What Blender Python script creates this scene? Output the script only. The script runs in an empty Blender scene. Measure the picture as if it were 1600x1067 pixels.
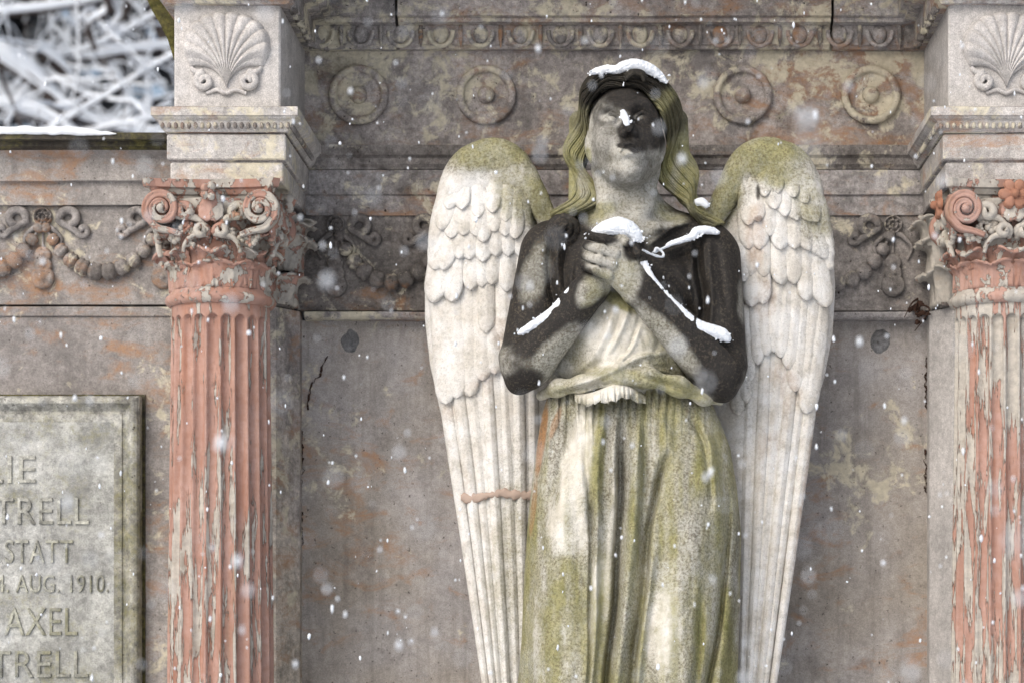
import bpy, math, random
import numpy as np
from mathutils import Vector, Matrix

# ------------------------------------------------------------------ camera, sky, sun, exposure
SC = bpy.context.scene
COL = SC.collection
F = 3900.0            # focal length in photo pixels (photo is 1600 wide)
CAMY, EYE = -6.0, 1.6
PX0, PY0 = 960.0, 980.0   # where the optical axis meets the photo (camera stands square to the wall)
R = math.radians
random.seed(7)
RNG = np.random.default_rng(11)

cam_d = bpy.data.cameras.new('camera')
cam = bpy.data.objects.new('camera', cam_d); COL.objects.link(cam)
cam.location = (0, CAMY, EYE); cam.rotation_euler = (R(90), 0, 0)
cam_d.sensor_width = 36; cam_d.lens = 36 * F / 1600
cam_d.shift_x = (800 - PX0) / 1600; cam_d.shift_y = (PY0 - 533.5) / 1600
cam_d.clip_end = 500; cam_d.clip_start = 0.05
cam_d.dof.use_dof = True; cam_d.dof.focus_distance = 5.52; cam_d.dof.aperture_fstop = 3.2
SC.camera = cam

w = bpy.data.worlds.new('World'); SC.world = w; w.use_nodes = True
nt = w.node_tree; nt.nodes.clear()
sky = nt.nodes.new('ShaderNodeTexSky'); sky.sky_type = 'NISHITA'; sky.sun_disc = False
SUN_EL, SUN_AZ = R(52), R(200)
sky.sun_elevation = SUN_EL; sky.sun_rotation = SUN_AZ
sky.air_density = 1.0; sky.dust_density = 4.0; sky.ozone_density = 1.0
hs = nt.nodes.new('ShaderNodeHueSaturation'); hs.inputs['Saturation'].default_value = 0.8
bg = nt.nodes.new('ShaderNodeBackground'); bg.inputs['Strength'].default_value = 0.135
wo = nt.nodes.new('ShaderNodeOutputWorld')
nt.links.new(sky.outputs[0], hs.inputs['Color']); nt.links.new(hs.outputs[0], bg.inputs['Color'])
nt.links.new(bg.outputs[0], wo.inputs['Surface'])

sd = bpy.data.lights.new('sun', 'SUN'); sd.energy = 1.4; sd.angle = R(50); sd.color = (1.0, 1.0, 0.995)
sun = bpy.data.objects.new('sun', sd); COL.objects.link(sun)
# the light comes from above the camera's left shoulder
sdir = Vector((-0.62, -0.98, 0.92)).normalized()
sun.rotation_euler = sdir.to_track_quat('Z', 'Y').to_euler(); sun.location = (-3, -6, 8)
sky.sun_elevation = math.asin(sdir.z); sky.sun_rotation = math.atan2(sdir.x, sdir.y)

SC.view_settings.view_transform = 'Standard'; SC.view_settings.look = 'None'
SC.view_settings.gamma = 1; SC.view_settings.use_curve_mapping = False
SC.view_settings.exposure = 0.18
SC.cycles.max_bounces = 5; SC.cycles.diffuse_bounces = 3; SC.cycles.glossy_bounces = 2
SC.cycles.use_denoising = True
SC.cycles.use_adaptive_sampling = True; SC.cycles.adaptive_threshold = 0.03; SC.cycles.max_bounces = 4; SC.cycles.diffuse_bounces = 2

# ------------------------------------------------------------------ places
def W(px, py, Y):
    s = (Y - CAMY) / F
    return np.array([(px - PX0) * s, Y, EYE + (PY0 - py) * s])
def XX(px, Y): return (px - PX0) * (Y - CAMY) / F
def ZZ(py, Y): return EYE + (PY0 - py) * (Y - CAMY) / F

# the statue is measured in its own units u (690 u = 1 m); w points from the statue's middle plane to the viewer
SY, SU = -0.35, 690.0
def L(px, py, w):
    s = 1 - w / (SU * (SY - CAMY))
    return np.array([(px - PX0) * s, (PY0 - py) * s, w], dtype=float)
def toworld(P):
    P = np.asarray(P, float)
    return np.stack([P[:, 0] / SU, SY - P[:, 2] / SU, EYE + P[:, 1] / SU], 1)
def local_to_px(P):
    s = 1 - P[:, 2] / (SU * (SY - CAMY))
    return PX0 + P[:, 0] / s, PY0 - P[:, 1] / s

# ------------------------------------------------------------------ noise in numpy
def _hash(ix, iy, iz, seed):
    n = (ix.astype(np.int64) * 374761393 + iy.astype(np.int64) * 668265263 + iz.astype(np.int64) * 2147483647 + seed * 974711) & 0x7fffffff
    n = ((n ^ (n >> 13)) * 1274126177) & 0x7fffffff
    return ((n ^ (n >> 16)) & 0xffff) / 65535.0
def vnoise(P, freq, seed=0):
    p = np.asarray(P, float) * freq
    i = np.floor(p).astype(np.int64); f = p - i; f = f * f * (3 - 2 * f)
    out = 0
    for dx in (0, 1):
        wx = f[:, 0] if dx else 1 - f[:, 0]
        for dy in (0, 1):
            wy = f[:, 1] if dy else 1 - f[:, 1]
            for dz in (0, 1):
                wz = f[:, 2] if dz else 1 - f[:, 2]
                out = out + wx * wy * wz * _hash(i[:, 0] + dx, i[:, 1] + dy, i[:, 2] + dz, seed)
    return out
def fbm(P, freq, octv=3, seed=0):
    a, t, tot = 1.0, 0, 0
    for k in range(octv):
        t = t + a * vnoise(P, freq * 2 ** k, seed + k); tot += a; a *= .5
    return t / tot
def sstep(a, b, x):
    t = np.clip((x - a) / (b - a), 0, 1); return t * t * (3 - 2 * t)

# ------------------------------------------------------------------ objects
def worg(o):
    p = Vector((0, 0, 0))
    while o is not None:
        p = p + Vector(o.location); o = o.parent
    return p
def tag(o, label=None, cat=None, group=None, kind=None):
    if label: o['label'] = label
    if cat: o['category'] = cat
    if group: o['group'] = group
    if kind: o['kind'] = kind
    return o
def thing(name, loc, label, cat, group=None):
    o = bpy.data.objects.new(name, None); COL.objects.link(o); o.location = loc; o.empty_display_size = 0.1
    return tag(o, label, cat, group)
def mesh_np(name, V, faces, smooth=True):
    """faces: list of (k, n) int arrays of n-gons"""
    me = bpy.data.meshes.new(name)
    V = np.asarray(V, np.float32)
    me.vertices.add(len(V)); me.vertices.foreach_set('co', V.ravel())
    idx, starts, tot = [], [], 0
    for Fa in faces:
        Fa = np.asarray(Fa, np.int32)
        if len(Fa) == 0: continue
        idx.append(Fa.ravel()); n = Fa.shape[1]
        starts.append(tot + np.arange(len(Fa), dtype=np.int32) * n); tot += Fa.size
    idx = np.concatenate(idx); starts = np.concatenate(starts)
    me.loops.add(len(idx)); me.loops.foreach_set('vertex_index', idx)
    me.polygons.add(len(starts)); me.polygons.foreach_set('loop_start', starts)
    me.update(calc_edges=True)
    me.polygons.foreach_set('use_smooth', np.full(len(starts), bool(smooth)))
    me.validate()
    return me
def link(name, me, mat, parent=None, loc=None):
    o = bpy.data.objects.new(name, me); COL.objects.link(o)
    if mat is not None and len(me.materials) == 0: me.materials.append(mat)
    o.parent = parent
    if loc is not None:
        o.location = Vector(loc) - (worg(parent) if parent else Vector((0, 0, 0)))
    return o
def put(name, V, faces, mat, parent=None, smooth=True, attr=None, origin=None, label=None):
    """mesh from world-space vertices"""
    V = np.asarray(V, float)
    if parent is not None: org = np.array(worg(parent))
    elif origin is not None: org = np.array(origin, float)
    else: org = np.array([V[:, 0].mean(), V[:, 1].mean(), V[:, 2].min()])
    me = mesh_np(name, V - org, faces, smooth)
    if attr is not None:
        a = me.color_attributes.new('stain_shade', 'FLOAT_COLOR', 'POINT')
        a.data.foreach_set('color', np.asarray(attr, np.float32).ravel())
    o = bpy.data.objects.new(name, me); COL.objects.link(o); me.materials.append(mat)
    o.parent = parent
    if parent is None: o.location = org
    if label: o['label'] = label
    return o
class MB:
    """collects pieces of one mesh"""
    def __init__(s): s.V, s.F, s.n = [], [], 0
    def add(s, V, faces):
        V = np.asarray(V, float)
        for Fa in faces:
            if len(Fa): s.F.append(np.asarray(Fa, np.int32) + s.n)
        s.V.append(V); s.n += len(V)
    def put(s, name, mat, parent=None, **k):
        return put(name, np.concatenate(s.V), s.F, mat, parent, **k)
    def mesh(s, name, smooth=True): return mesh_np(name, np.concatenate(s.V), s.F, smooth)
def gridfaces(nu, nv, cu=False, cv=False):
    iu = np.arange(nu if cu else nu - 1); iv = np.arange(nv if cv else nv - 1)
    a, b = np.meshgrid(iu, iv, indexing='ij'); a2, b2 = (a + 1) % nu, (b + 1) % nv
    return np.stack([a * nv + b, a2 * nv + b, a2 * nv + b2, a * nv + b2], -1).reshape(-1, 4)
def box(x0, x1, y0, y1, z0, z1, bev=0.0):
    """box with chamfered edges (24 verts)"""
    if bev <= 0:
        V = [(x, y, z) for x in (x0, x1) for y in (y0, y1) for z in (z0, z1)]
        return V, [[(0, 1, 3, 2), (4, 6, 7, 5), (0, 4, 5, 1), (2, 3, 7, 6), (0, 2, 6, 4), (1, 5, 7, 3)]]
    import itertools
    V, ix = [], {}
    lo, hi = (x0, y0, z0), (x1, y1, z1)
    for c in itertools.product((0, 1), repeat=3):
        for ax in range(3):
            p = []
            for k in range(3):
                base = hi[k] if c[k] else lo[k]
                p.append(base if k == ax else base + (-bev if c[k] else bev))
            ix[c, ax] = len(V); V.append(p)
    quads, tris = [], []
    for ax in range(3):
        o = [k for k in range(3) if k != ax]
        for s in (0, 1):
            q = []
            for a, b in ((0, 0), (1, 0), (1, 1), (0, 1)):
                c = [0, 0, 0]; c[ax] = s; c[o[0]] = a; c[o[1]] = b; q.append(ix[tuple(c), ax])
            quads.append(q)
        for a, b in ((0, 0), (1, 0), (1, 1), (0, 1)):   # bevel along axis ax
            c0 = [0, 0, 0]; c0[o[0]] = a; c0[o[1]] = b; c1 = list(c0); c1[ax] = 1
            quads.append([ix[tuple(c0), o[0]], ix[tuple(c1), o[0]], ix[tuple(c1), o[1]], ix[tuple(c0), o[1]]])
    for c in itertools.product((0, 1), repeat=3): tris.append([ix[c, 0], ix[c, 1], ix[c, 2]])
    return V, [quads, tris]
def fixn(me):
    import bmesh
    b = bmesh.new(); b.from_mesh(me); bmesh.ops.recalc_face_normals(b, faces=b.faces[:]); b.to_mesh(me); b.free()
def tube(pts, rad, n=8, flat=None, cap=True):
    """swept tube; pts (k,3), rad scalar or (k,)"""
    P = np.asarray(pts, float); k = len(P); rad = np.broadcast_to(np.asarray(rad, float), (k,))
    T = np.gradient(P, axis=0); T /= np.linalg.norm(T, axis=1)[:, None] + 1e-12
    ref = np.array([0, 1, 0.]) if abs(T[0] @ np.array([0, 1, 0.])) < .9 else np.array([1, 0, 0.])
    V = []
    for i in range(k):
        N = ref - T[i] * (ref @ T[i]); N /= np.linalg.norm(N) + 1e-12; ref = N
        B = np.cross(T[i], N); a = np.arange(n) * 2 * math.pi / n
        fl = 1.0 if flat is None else flat
        V.append(P[i] + rad[i] * (np.cos(a)[:, None] * N * fl + np.sin(a)[:, None] * B))
    V = np.concatenate(V); Fq = gridfaces(k, n, False, True)
    if cap:
        V = np.concatenate([V, P[:1], P[-1:]]); c0, c1 = k * n, k * n + 1
        j = np.arange(n); t0 = np.stack([np.full(n, c0), (j + 1) % n, j], 1)
        t1 = np.stack([np.full(n, c1), (k - 1) * n + j, (k - 1) * n + (j + 1) % n], 1)
        return V, [Fq, np.concatenate([t0, t1])]
    return V, [Fq]
def spline(pts, n):
    """Catmull-Rom through pts, n samples"""
    P = np.asarray(pts, float); k = len(P)
    Pe = np.concatenate([[2 * P[0] - P[1]], P, [2 * P[-1] - P[-2]]])
    t = np.linspace(0, k - 1 - 1e-9, n); i = np.floor(t).astype(int); f = (t - i)[:, None]
    a, b, c, d = Pe[i], Pe[i + 1], Pe[i + 2], Pe[i + 3]
    return .5 * (2 * b + (c - a) * f + (2 * a - 5 * b + 4 * c - d) * f ** 2 + (3 * b - a - 3 * c + d) * f ** 3)
def lathe(prof, n=48, axis='y'):
    """prof (r, h); axis y: h grows towards the viewer (-y)"""
    a = np.arange(n) * 2 * math.pi / n; P = np.asarray(prof, float)
    r, h = P[:, 0][:, None], P[:, 1][:, None] * np.ones(n)
    c, s = r * np.cos(a), r * np.sin(a)
    if axis == 'y': V = np.stack([c, -h, s], -1)
    else: V = np.stack([c, s, h], -1)
    Fq = gridfaces(len(P), n, False, True)
    return V.reshape(-1, 3), [Fq if axis == 'z' else Fq[:, ::-1]]

# ------------------------------------------------------------------ signed distance sculpting
class SDF:
    def __init__(s, lo, hi, h):
        s.h = h; s.lo = np.array(lo, float)
        s.n = np.ceil((np.array(hi, float) - s.lo) / h).astype(int) + 1
        s.f = np.full(s.n, 60.0, np.float32)
    def _sl(s, lo, hi):
        a = np.clip(np.floor((np.asarray(lo) - s.lo) / s.h).astype(int), 0, s.n - 1)
        b = np.clip(np.ceil((np.asarray(hi) - s.lo) / s.h).astype(int) + 1, 1, s.n)
        return a, b
    def op(s, fn, lo, hi, k, mode):
        pad = k + 3 * s.h
        a, b = s._sl(np.asarray(lo) - pad, np.asarray(hi) + pad)
        if np.any(b <= a): return
        g = [(s.lo[i] + s.h * np.arange(a[i], b[i])).astype(np.float32) for i in range(3)]
        X = g[0][:, None, None]; Y = g[1][None, :, None]; Z = g[2][None, None, :]
        d = fn(X, Y, Z)
        v = s.f[a[0]:b[0], a[1]:b[1], a[2]:b[2]]
        if mode == 'u':
            hh = np.maximum(k - np.abs(v - d), 0) / max(k, 1e-6); r = np.minimum(v, d) - hh * hh * k * .25
        else:
            d = -d; hh = np.maximum(k - np.abs(v - d), 0) / max(k, 1e-6); r = np.maximum(v, d) + hh * hh * k * .25
        s.f[a[0]:b[0], a[1]:b[1], a[2]:b[2]] = r
    def cone(s, a, b, r1, r2, k=6, mode='u', sq=1.0):
        a = np.asarray(a, float); b = np.asarray(b, float); rm = max(r1, r2); ba = b - a; L2 = max(ba @ ba, 1e-6)
        def fn(X, Y, Z):
            px, py, pz = X - a[0], Y - a[1], Z - a[2]
            t = np.clip((px * ba[0] + py * ba[1] + pz * ba[2]) / L2, 0, 1)
            return np.sqrt((px - t * ba[0]) ** 2 + (py - t * ba[1]) ** 2 + ((pz - t * ba[2]) / sq) ** 2) - (r1 + (r2 - r1) * t)
        s.op(fn, np.minimum(a, b) - rm, np.maximum(a, b) + rm, k, mode)
    def chain(s, pts, rads, k=4, mode='u', sq=1.0):
        rads = np.broadcast_to(np.asarray(rads, float), (len(pts),))
        for i in range(len(pts) - 1): s.cone(pts[i], pts[i + 1], rads[i], rads[i + 1], k, mode, sq)
    def ell(s, c, r, k=6, mode='u', rot=None):
        c = np.asarray(c, float); r = np.asarray(r, float); M_ = np.eye(3) if rot is None else np.asarray(rot)
        def fn(X, Y, Z):
            x, y, z = X - c[0], Y - c[1], Z - c[2]
            q = [(M_[0, i] * x + M_[1, i] * y + M_[2, i] * z) / r[i] for i in range(3)]
            k0 = np.sqrt(q[0] ** 2 + q[1] ** 2 + q[2] ** 2) + 1e-6
            k1 = np.sqrt((q[0] / r[0]) ** 2 + (q[1] / r[1]) ** 2 + (q[2] / r[2]) ** 2) + 1e-9
            return k0 * (k0 - 1) / k1
        e = r.max() if rot is not None else r
        s.op(fn, c - e, c + e, k, mode)
    def mesh(s):
        f = s.f; ins = f < 0; n = s.n
        sh = tuple(n - 1)
        cnt = np.zeros(sh, np.int8)
        for dx in (0, 1):
            for dy in (0, 1):
                for dz in (0, 1): cnt += ins[dx:n[0] - 1 + dx, dy:n[1] - 1 + dy, dz:n[2] - 1 + dz]
        act = (cnt > 0) & (cnt < 8)
        I = np.argwhere(act); vid = np.full(sh, -1, np.int32); vid[act] = np.arange(len(I))
        acc = np.zeros((len(I), 3)); m = np.zeros(len(I))
        C = {}
        for dx in (0, 1):
            for dy in (0, 1):
                for dz in (0, 1): C[dx, dy, dz] = f[I[:, 0] + dx, I[:, 1] + dy, I[:, 2] + dz].astype(float)
        for ax in range(3):
            o = [k for k in range(3) if k != ax]
            for p in (0, 1):
                for q in (0, 1):
                    c0 = [0, 0, 0]; c0[o[0]] = p; c0[o[1]] = q; c1 = list(c0); c1[ax] = 1
                    a, b = C[tuple(c0)], C[tuple(c1)]
                    x = (a < 0) != (b < 0); t = np.where(x, a / np.where(x, a - b, 1), 0)
                    pos = np.zeros((len(I), 3)); pos[:, o[0]] = p; pos[:, o[1]] = q; pos[:, ax] = t
                    acc += pos * x[:, None]; m += x
        V = s.lo + s.h * (I + acc / m[:, None])
        Q = []
        for ax in range(3):
            o = [(ax + 1) % 3, (ax + 2) % 3]
            sl0 = [slice(1, -1)] * 3; sl1 = [slice(1, -1)] * 3
            sl0[ax] = slice(0, n[ax] - 1); sl1[ax] = slice(1, n[ax])
            A = ins[tuple(sl0)]; B = ins[tuple(sl1)]
            E = np.argwhere(A != B); fl = A[tuple(E.T)]
            off = np.ones(3, int); off[ax] = 0; E = E + off
            def g(p, q):
                e = E.copy(); e[:, o[0]] -= p; e[:, o[1]] -= q; return vid[e[:, 0], e[:, 1], e[:, 2]]
            q = np.stack([g(1, 1), g(0, 1), g(0, 0), g(1, 0)], 1)
            q[~fl] = q[~fl][:, ::-1]; Q.append(q)
        return V, np.concatenate(Q)
def relax(V, Q, it=1, lam=.5):
    """a little Laplacian smoothing"""
    E = np.concatenate([Q[:, [0, 1]], Q[:, [1, 2]], Q[:, [2, 3]], Q[:, [3, 0]]])
    for _ in range(it):
        S = np.zeros_like(V); c = np.zeros(len(V))
        for k in range(3):
            S[:, k] = np.bincount(E[:, 0], V[E[:, 1], k], len(V)) + np.bincount(E[:, 1], V[E[:, 0], k], len(V))
        c = np.bincount(E.ravel(), minlength=len(V)); V = V + lam * (S / np.maximum(c, 1)[:, None] - V)
    return V

def vnormals(V, Q):
    n = np.cross(V[Q[:, 2]] - V[Q[:, 0]], V[Q[:, 3]] - V[Q[:, 1]]); N = np.zeros_like(V)
    for k in range(4):
        for j in range(3): N[:, j] += np.bincount(Q[:, k], n[:, j], len(V))
    return N / (np.linalg.norm(N, axis=1)[:, None] + 1e-12)
def fold_disp(V, folds, wmin=0.0):
    """drapery folds pressed into a surface: (points in photo px, width, height) -> offset towards the viewer"""
    px, py = local_to_px(V); out = np.zeros(len(V))
    for pts, wd, amp in folds:
        C = spline(np.array(pts, float), 26); s = np.linspace(0, 1, 26)
        x0, y0 = C.min(0) - 3 * wd; x1, y1 = C.max(0) + 3 * wd; ii = np.where((px > x0) & (px < x1) & (py > y0) & (py < y1) & (V[:, 2] > wmin))[0]
        best = np.full(len(ii), 1e9); par = np.zeros(len(ii))
        for k in range(25):
            ab = C[k + 1] - C[k]; t = np.clip(((px[ii] - C[k, 0]) * ab[0] + (py[ii] - C[k, 1]) * ab[1]) / (ab @ ab + 1e-9), 0, 1)
            dd = np.hypot(px[ii] - C[k, 0] - t * ab[0], py[ii] - C[k, 1] - t * ab[1]); m = dd < best; best[m] = dd[m]; par[m] = (s[k] + t / 25)[m]
        out[ii] += amp * np.exp(-(best / wd) ** 2) * np.clip(np.minimum(par, 1 - par) * 5, 0, 1) ** .6
    return out

# ------------------------------------------------------------------ materials
class MT:
    def __init__(s, name):
        s.m = bpy.data.materials.new(name); s.m.use_nodes = True; s.t = s.m.node_tree
        s.t.nodes.clear(); s.out = s.n('ShaderNodeOutputMaterial'); s.b = s.n('ShaderNodeBsdfPrincipled')
        s.t.links.new(s.b.outputs[0], s.out.inputs[0]); s.pos = s.n('ShaderNodeNewGeometry').outputs['Position']
        s.b.inputs['Roughness'].default_value = .85
        s.b.inputs['Specular IOR Level'].default_value = .25
    def n(s, t): return s.t.nodes.new(t)
    def set(s, sock, v):
        if hasattr(v, 'is_linked') or isinstance(v, bpy.types.NodeSocket): s.t.links.new(v, sock)
        elif isinstance(v, (tuple, list)) and len(v) == 3 and sock.type == 'RGBA': sock.default_value = (*v, 1)
        else: sock.default_value = v
    def noise(s, scale, detail=4, rough=.55, vec=None, st=None, off=0, dist=0):
        v = s.pos if vec is None else vec
        if st is not None or off:
            mp = s.n('ShaderNodeMapping'); s.t.links.new(v, mp.inputs[0]); mp.inputs['Scale'].default_value = st or (1, 1, 1)
            mp.inputs['Location'].default_value = (off, off * 1.7, off * .6); v = mp.outputs[0]
        q = s.n('ShaderNodeTexNoise'); s.t.links.new(v, q.inputs['Vector'])
        q.inputs['Scale'].default_value = scale; q.inputs['Detail'].default_value = detail; q.inputs['Roughness'].default_value = rough
        q.inputs['Distortion'].default_value = dist
        return q.outputs[0]
    def ramp(s, f, a, b, lo=0, hi=1):
        q = s.n('ShaderNodeMapRange'); q.interpolation_type = 'SMOOTHSTEP'
        for k, v in zip((0, 1, 2, 3, 4), (f, a, b, lo, hi)): s.set(q.inputs[k], v)
        return q.outputs[0]
    def math(s, op, a, b=0.0, clamp=False):
        q = s.n('ShaderNodeMath'); q.operation = op; q.use_clamp = clamp; s.set(q.inputs[0], a); s.set(q.inputs[1], b); return q.outputs[0]
    def mul(s, a, b): return s.math('MULTIPLY', a, b)
    def add(s, a, b): return s.math('ADD', a, b)
    def mix(s, f, a, b, mode='MIX'):
        q = s.n('ShaderNodeMix'); q.data_type = 'RGBA'; q.blend_type = mode
        s.set(q.inputs[0], f); s.set(q.inputs[6], a); s.set(q.inputs[7], b); return q.outputs[2]
    def scale(s, col, f):
        q = s.n('ShaderNodeVectorMath'); q.operation = 'SCALE'; s.set(q.inputs[0], col); s.set(q.inputs['Scale'], f); return q.outputs[0]
    def xyz(s):
        q = s.n('ShaderNodeSeparateXYZ'); s.t.links.new(s.pos, q.inputs[0]); return q.outputs
    def attr(s):
        q = s.n('ShaderNodeAttribute'); q.attribute_name = 'stain_shade'; c = s.n('ShaderNodeSeparateColor'); s.t.links.new(q.outputs['Color'], c.inputs[0]); s.alpha = q.outputs['Alpha']; return c.outputs
    def bump(s, h, dist, strength=1.0, prev=None):
        q = s.n('ShaderNodeBump'); q.inputs['Distance'].default_value = dist; q.inputs['Strength'].default_value = strength
        s.set(q.inputs['Height'], h)
        if prev is not None: s.t.links.new(prev, q.inputs['Normal'])
        return q.outputs[0]
    def done(s, col, normal=None, rough=None):
        s.set(s.b.inputs['Base Color'], col)
        if normal is not None: s.t.links.new(normal, s.b.inputs['Normal'])
        if rough is not None: s.set(s.b.inputs['Roughness'], rough)
        return s.m

def stone(name, c1, c2, cream=.0, rust=.0, dark=.3, moss=0, streak=.35, bump=.003, off=0, mott=1.0):
    """old limestone / cast stone: mottled body, cream limewash remains, rust blooms, soot"""
    m = MT(name)
    big = m.noise(1.9, 4, .6, off=off); mid = m.noise(11, 5, .68, off=off + 3); fine = m.noise(75, 4, .72); grit = m.noise(330, 2, .7)
    c = m.mix(m.ramp(big, .35, .65), c1, c2)
    v = m.ramp(mid, .32, .68, 1 - .36 * mott, 1 + .26 * mott); v = m.mul(v, m.ramp(fine, .32, .68, 1 - .30 * mott, 1 + .22 * mott)); v = m.mul(v, m.ramp(grit, .32, .68, .78, 1.15))
    c = m.scale(c, v)
    st = m.noise(1.0, 5, .68, st=(30, 30, 2.2), off=off + 7)
    c = m.mix(m.mul(m.ramp(st, .46, .74), streak), c, tuple(x * .42 for x in c2))
    if rust:
        rm = m.noise(9, 6, .72, st=(1, 1, 2.0), off=off + 13, dist=.5); rb = m.noise(1.8, 3, .5, off=off + 21)
        k = m.mul(m.ramp(m.add(m.mul(rm, .62), m.mul(rb, .38)), .53 - .06 * rust, .66 - .04 * rust), .75)
        c = m.mix(m.mul(k, .8), c, m.mix(m.ramp(fine, .35, .65), (.46, .22, .08), (.30, .155, .08)))
    h = m.mul(fine, .5)
    if cream:
        rm = m.noise(15, 6, .74, off=off + 31, dist=.4); rb = m.noise(2.4, 4, .55, off=off + 37)
        e = m.add(m.mul(rm, .55), m.mul(rb, .45)); k = m.ramp(e, .575 - .09 * cream, .625 - .08 * cream)
        c = m.mix(m.mul(k, .85), c, m.scale(m.mix(mid, (.68, .62, .47), (.58, .53, .41)), m.ramp(fine, .3, .7, .8, 1.1)))
    if moss:
        k = m.mul(m.ramp(m.add(m.mul(m.noise(6, 6, .72, off=off + 41), .7), m.mul(fine, .3)), .53 - .15 * moss, .66 - .10 * moss), min(.9, .5 + .35 * moss))
        c = m.mix(k, c, m.mix(m.ramp(fine, .35, .65), (.05, .052, .008), (.17, .155, .045)))
    if dark:
        k = m.mul(m.ramp(m.noise(5.5, 6, .75, off=off + 51), .52, .74), dark)
        c = m.mix(k, c, (.05, .038, .031))
        pit = m.ramp(m.noise(110, 3, .6, off=off), .66, .72)
        c = m.mix(m.mul(pit, min(1, dark * 1.6)), c, (.035, .026, .02))
    h = m.add(h, m.mul(grit, .22)); h = m.add(h, m.mul(mid, 1.2))
    return m.done(c, m.bump(h, bump), m.ramp(mid, .3, .7, .7, .95))

M_WALL = stone('wall_stone', (.38, .352, .33), (.265, .242, .228), cream=.5, rust=.16, dark=.5, off=2, mott=.6)
M_FRIEZE = stone('frieze_stone', (.42, .38, .36), (.30, .268, .25), cream=.9, rust=1.15, dark=.7, streak=.2, off=5)
M_ARCHI = stone('architrave_stone', (.40, .375, .365), (.28, .255, .242), cream=.8, rust=.6, dark=.65, streak=.3, off=9)
M_ORN = stone('ornament_stone', (.31, .285, .268), (.19, .17, .155), cream=.6, rust=.45, dark=.75, off=15)
M_GARL = stone('garland_stone', (.37, .345, .33), (.27, .248, .235), cream=.2, rust=.08, dark=.6, off=71)
M_PANEL = stone('panel_stone', (.43, .405, .395), (.36, .318, .27), cream=.14, rust=.08, dark=.5, streak=.45, bump=.0014, off=23, mott=.42)
M_SHELL = stone('pale_block_stone', (.58, .55, .525), (.48, .455, .435), cream=.0, rust=.0, dark=.10, streak=.22, bump=.0015, off=27, mott=.5)
M_BLOCK = stone('pale_moulding_stone', (.58, .55, .52), (.46, .43, .405), cream=.45, rust=.35, dark=.30, streak=.3, off=33, mott=.7)
M_PIL = stone('pilaster_stone', (.54, .475, .395), (.38, .345, .33), cream=.4, rust=.45, dark=.25, off=39)
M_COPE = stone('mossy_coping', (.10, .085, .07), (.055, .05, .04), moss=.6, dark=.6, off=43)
M_TAB = stone('tablet_stone', (.50, .50, .475), (.41, .41, .38), moss=.20, dark=.35, streak=.2, bump=.004, off=47, mott=.9)
M_TABF = stone('tablet_rim_stone', (.46, .455, .42), (.36, .345, .29), moss=.52, dark=.6, bump=.004, off=53, mott=1.4)
M_LET = stone('letter_stone', (.47, .465, .42), (.38, .38, .31), moss=.28, dark=.4, off=49, mott=1.3)
M_MORT = stone('mortar', (.26, .26, .265), (.15, .15, .152), dark=.5, bump=.006, off=61)
M_BRACK = stone('mossy_bracket', (.16, .145, .08), (.08, .072, .03), moss=.9, dark=.4, bump=.008, off=63)

def peel(name, amt, st=(52, 52, 5.2), off=0, sal=((.46, .30, .25), (.37, .225, .18))):
    """salmon terracotta under grey-cream paint that comes away in long flakes"""
    m = MT(name)
    fine = m.noise(60, 5, .7); mid = m.noise(7, 5, .6, off=off)
    c = m.mix(m.ramp(mid, .35, .65), sal[0], sal[1])
    c = m.mix(m.mul(m.ramp(m.noise(1, 5, .65, st=(40, 40, 3), off=off + 5), .5, .7), .55), c, (.36, .145, .075))
    c = m.mix(m.mul(m.ramp(m.noise(4, 6, .6, off=off + 9), .52, .7), .4), c, (.58, .36, .28))
    c = m.mix(m.ramp(fine, .35, .7, .0, .4), c, (.30, .14, .085))
    p = m.noise(1, 6, .68, st=st, off=off + 11, dist=.25); big = m.noise(1.9, 2, .5, off=off + 17)
    v = m.add(m.mul(p, .68), m.mul(big, .32)); t = .60 - amt
    k = m.ramp(v, t, t + .012); rim = m.math('SUBTRACT', m.ramp(v, t - .012, t), k)
    paint = m.mix(m.ramp(fine, .35, .65), (.50, .46, .40), (.38, .35, .31)); paint = m.mix(m.ramp(m.noise(14, 5, .6), .55, .7), paint, (.34, .30, .25))
    c = m.mix(m.mul(rim, .40), c, (.14, .075, .05)); c = m.mix(k, c, paint)
    grn = m.mul(m.ramp(m.noise(1, 4, .6, st=(9, 9, 1.2), off=off + 29), .6, .75), .45); c = m.mix(grn, c, (.20, .165, .06))
    h = m.add(m.mul(k, 1.0), m.add(m.mul(fine, .18), m.mul(m.noise(220, 3, .6), .1)))
    return m.done(c, m.bump(h, .006), .85)
M_SHAFT = peel('peeling_shaft_paint', .085)
M_SHAFT2 = peel('heavily_peeling_shaft_paint', .122, off=4.4)
M_CAP = peel('peeling_capital_paint', .06, st=(26, 26, 20), off=8.1)
M_CAP2 = peel('heavily_peeling_capital_paint', .13, st=(27, 27, 18), off=3.3)
M_CAPG = peel('grey_capital_paint', .165, st=(28, 28, 20), off=6.2)
M_FLOW = peel('terracotta_flower', -.02, st=(30, 30, 30), off=2.2, sal=((.38, .205, .14), (.29, .135, .085)))

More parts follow.
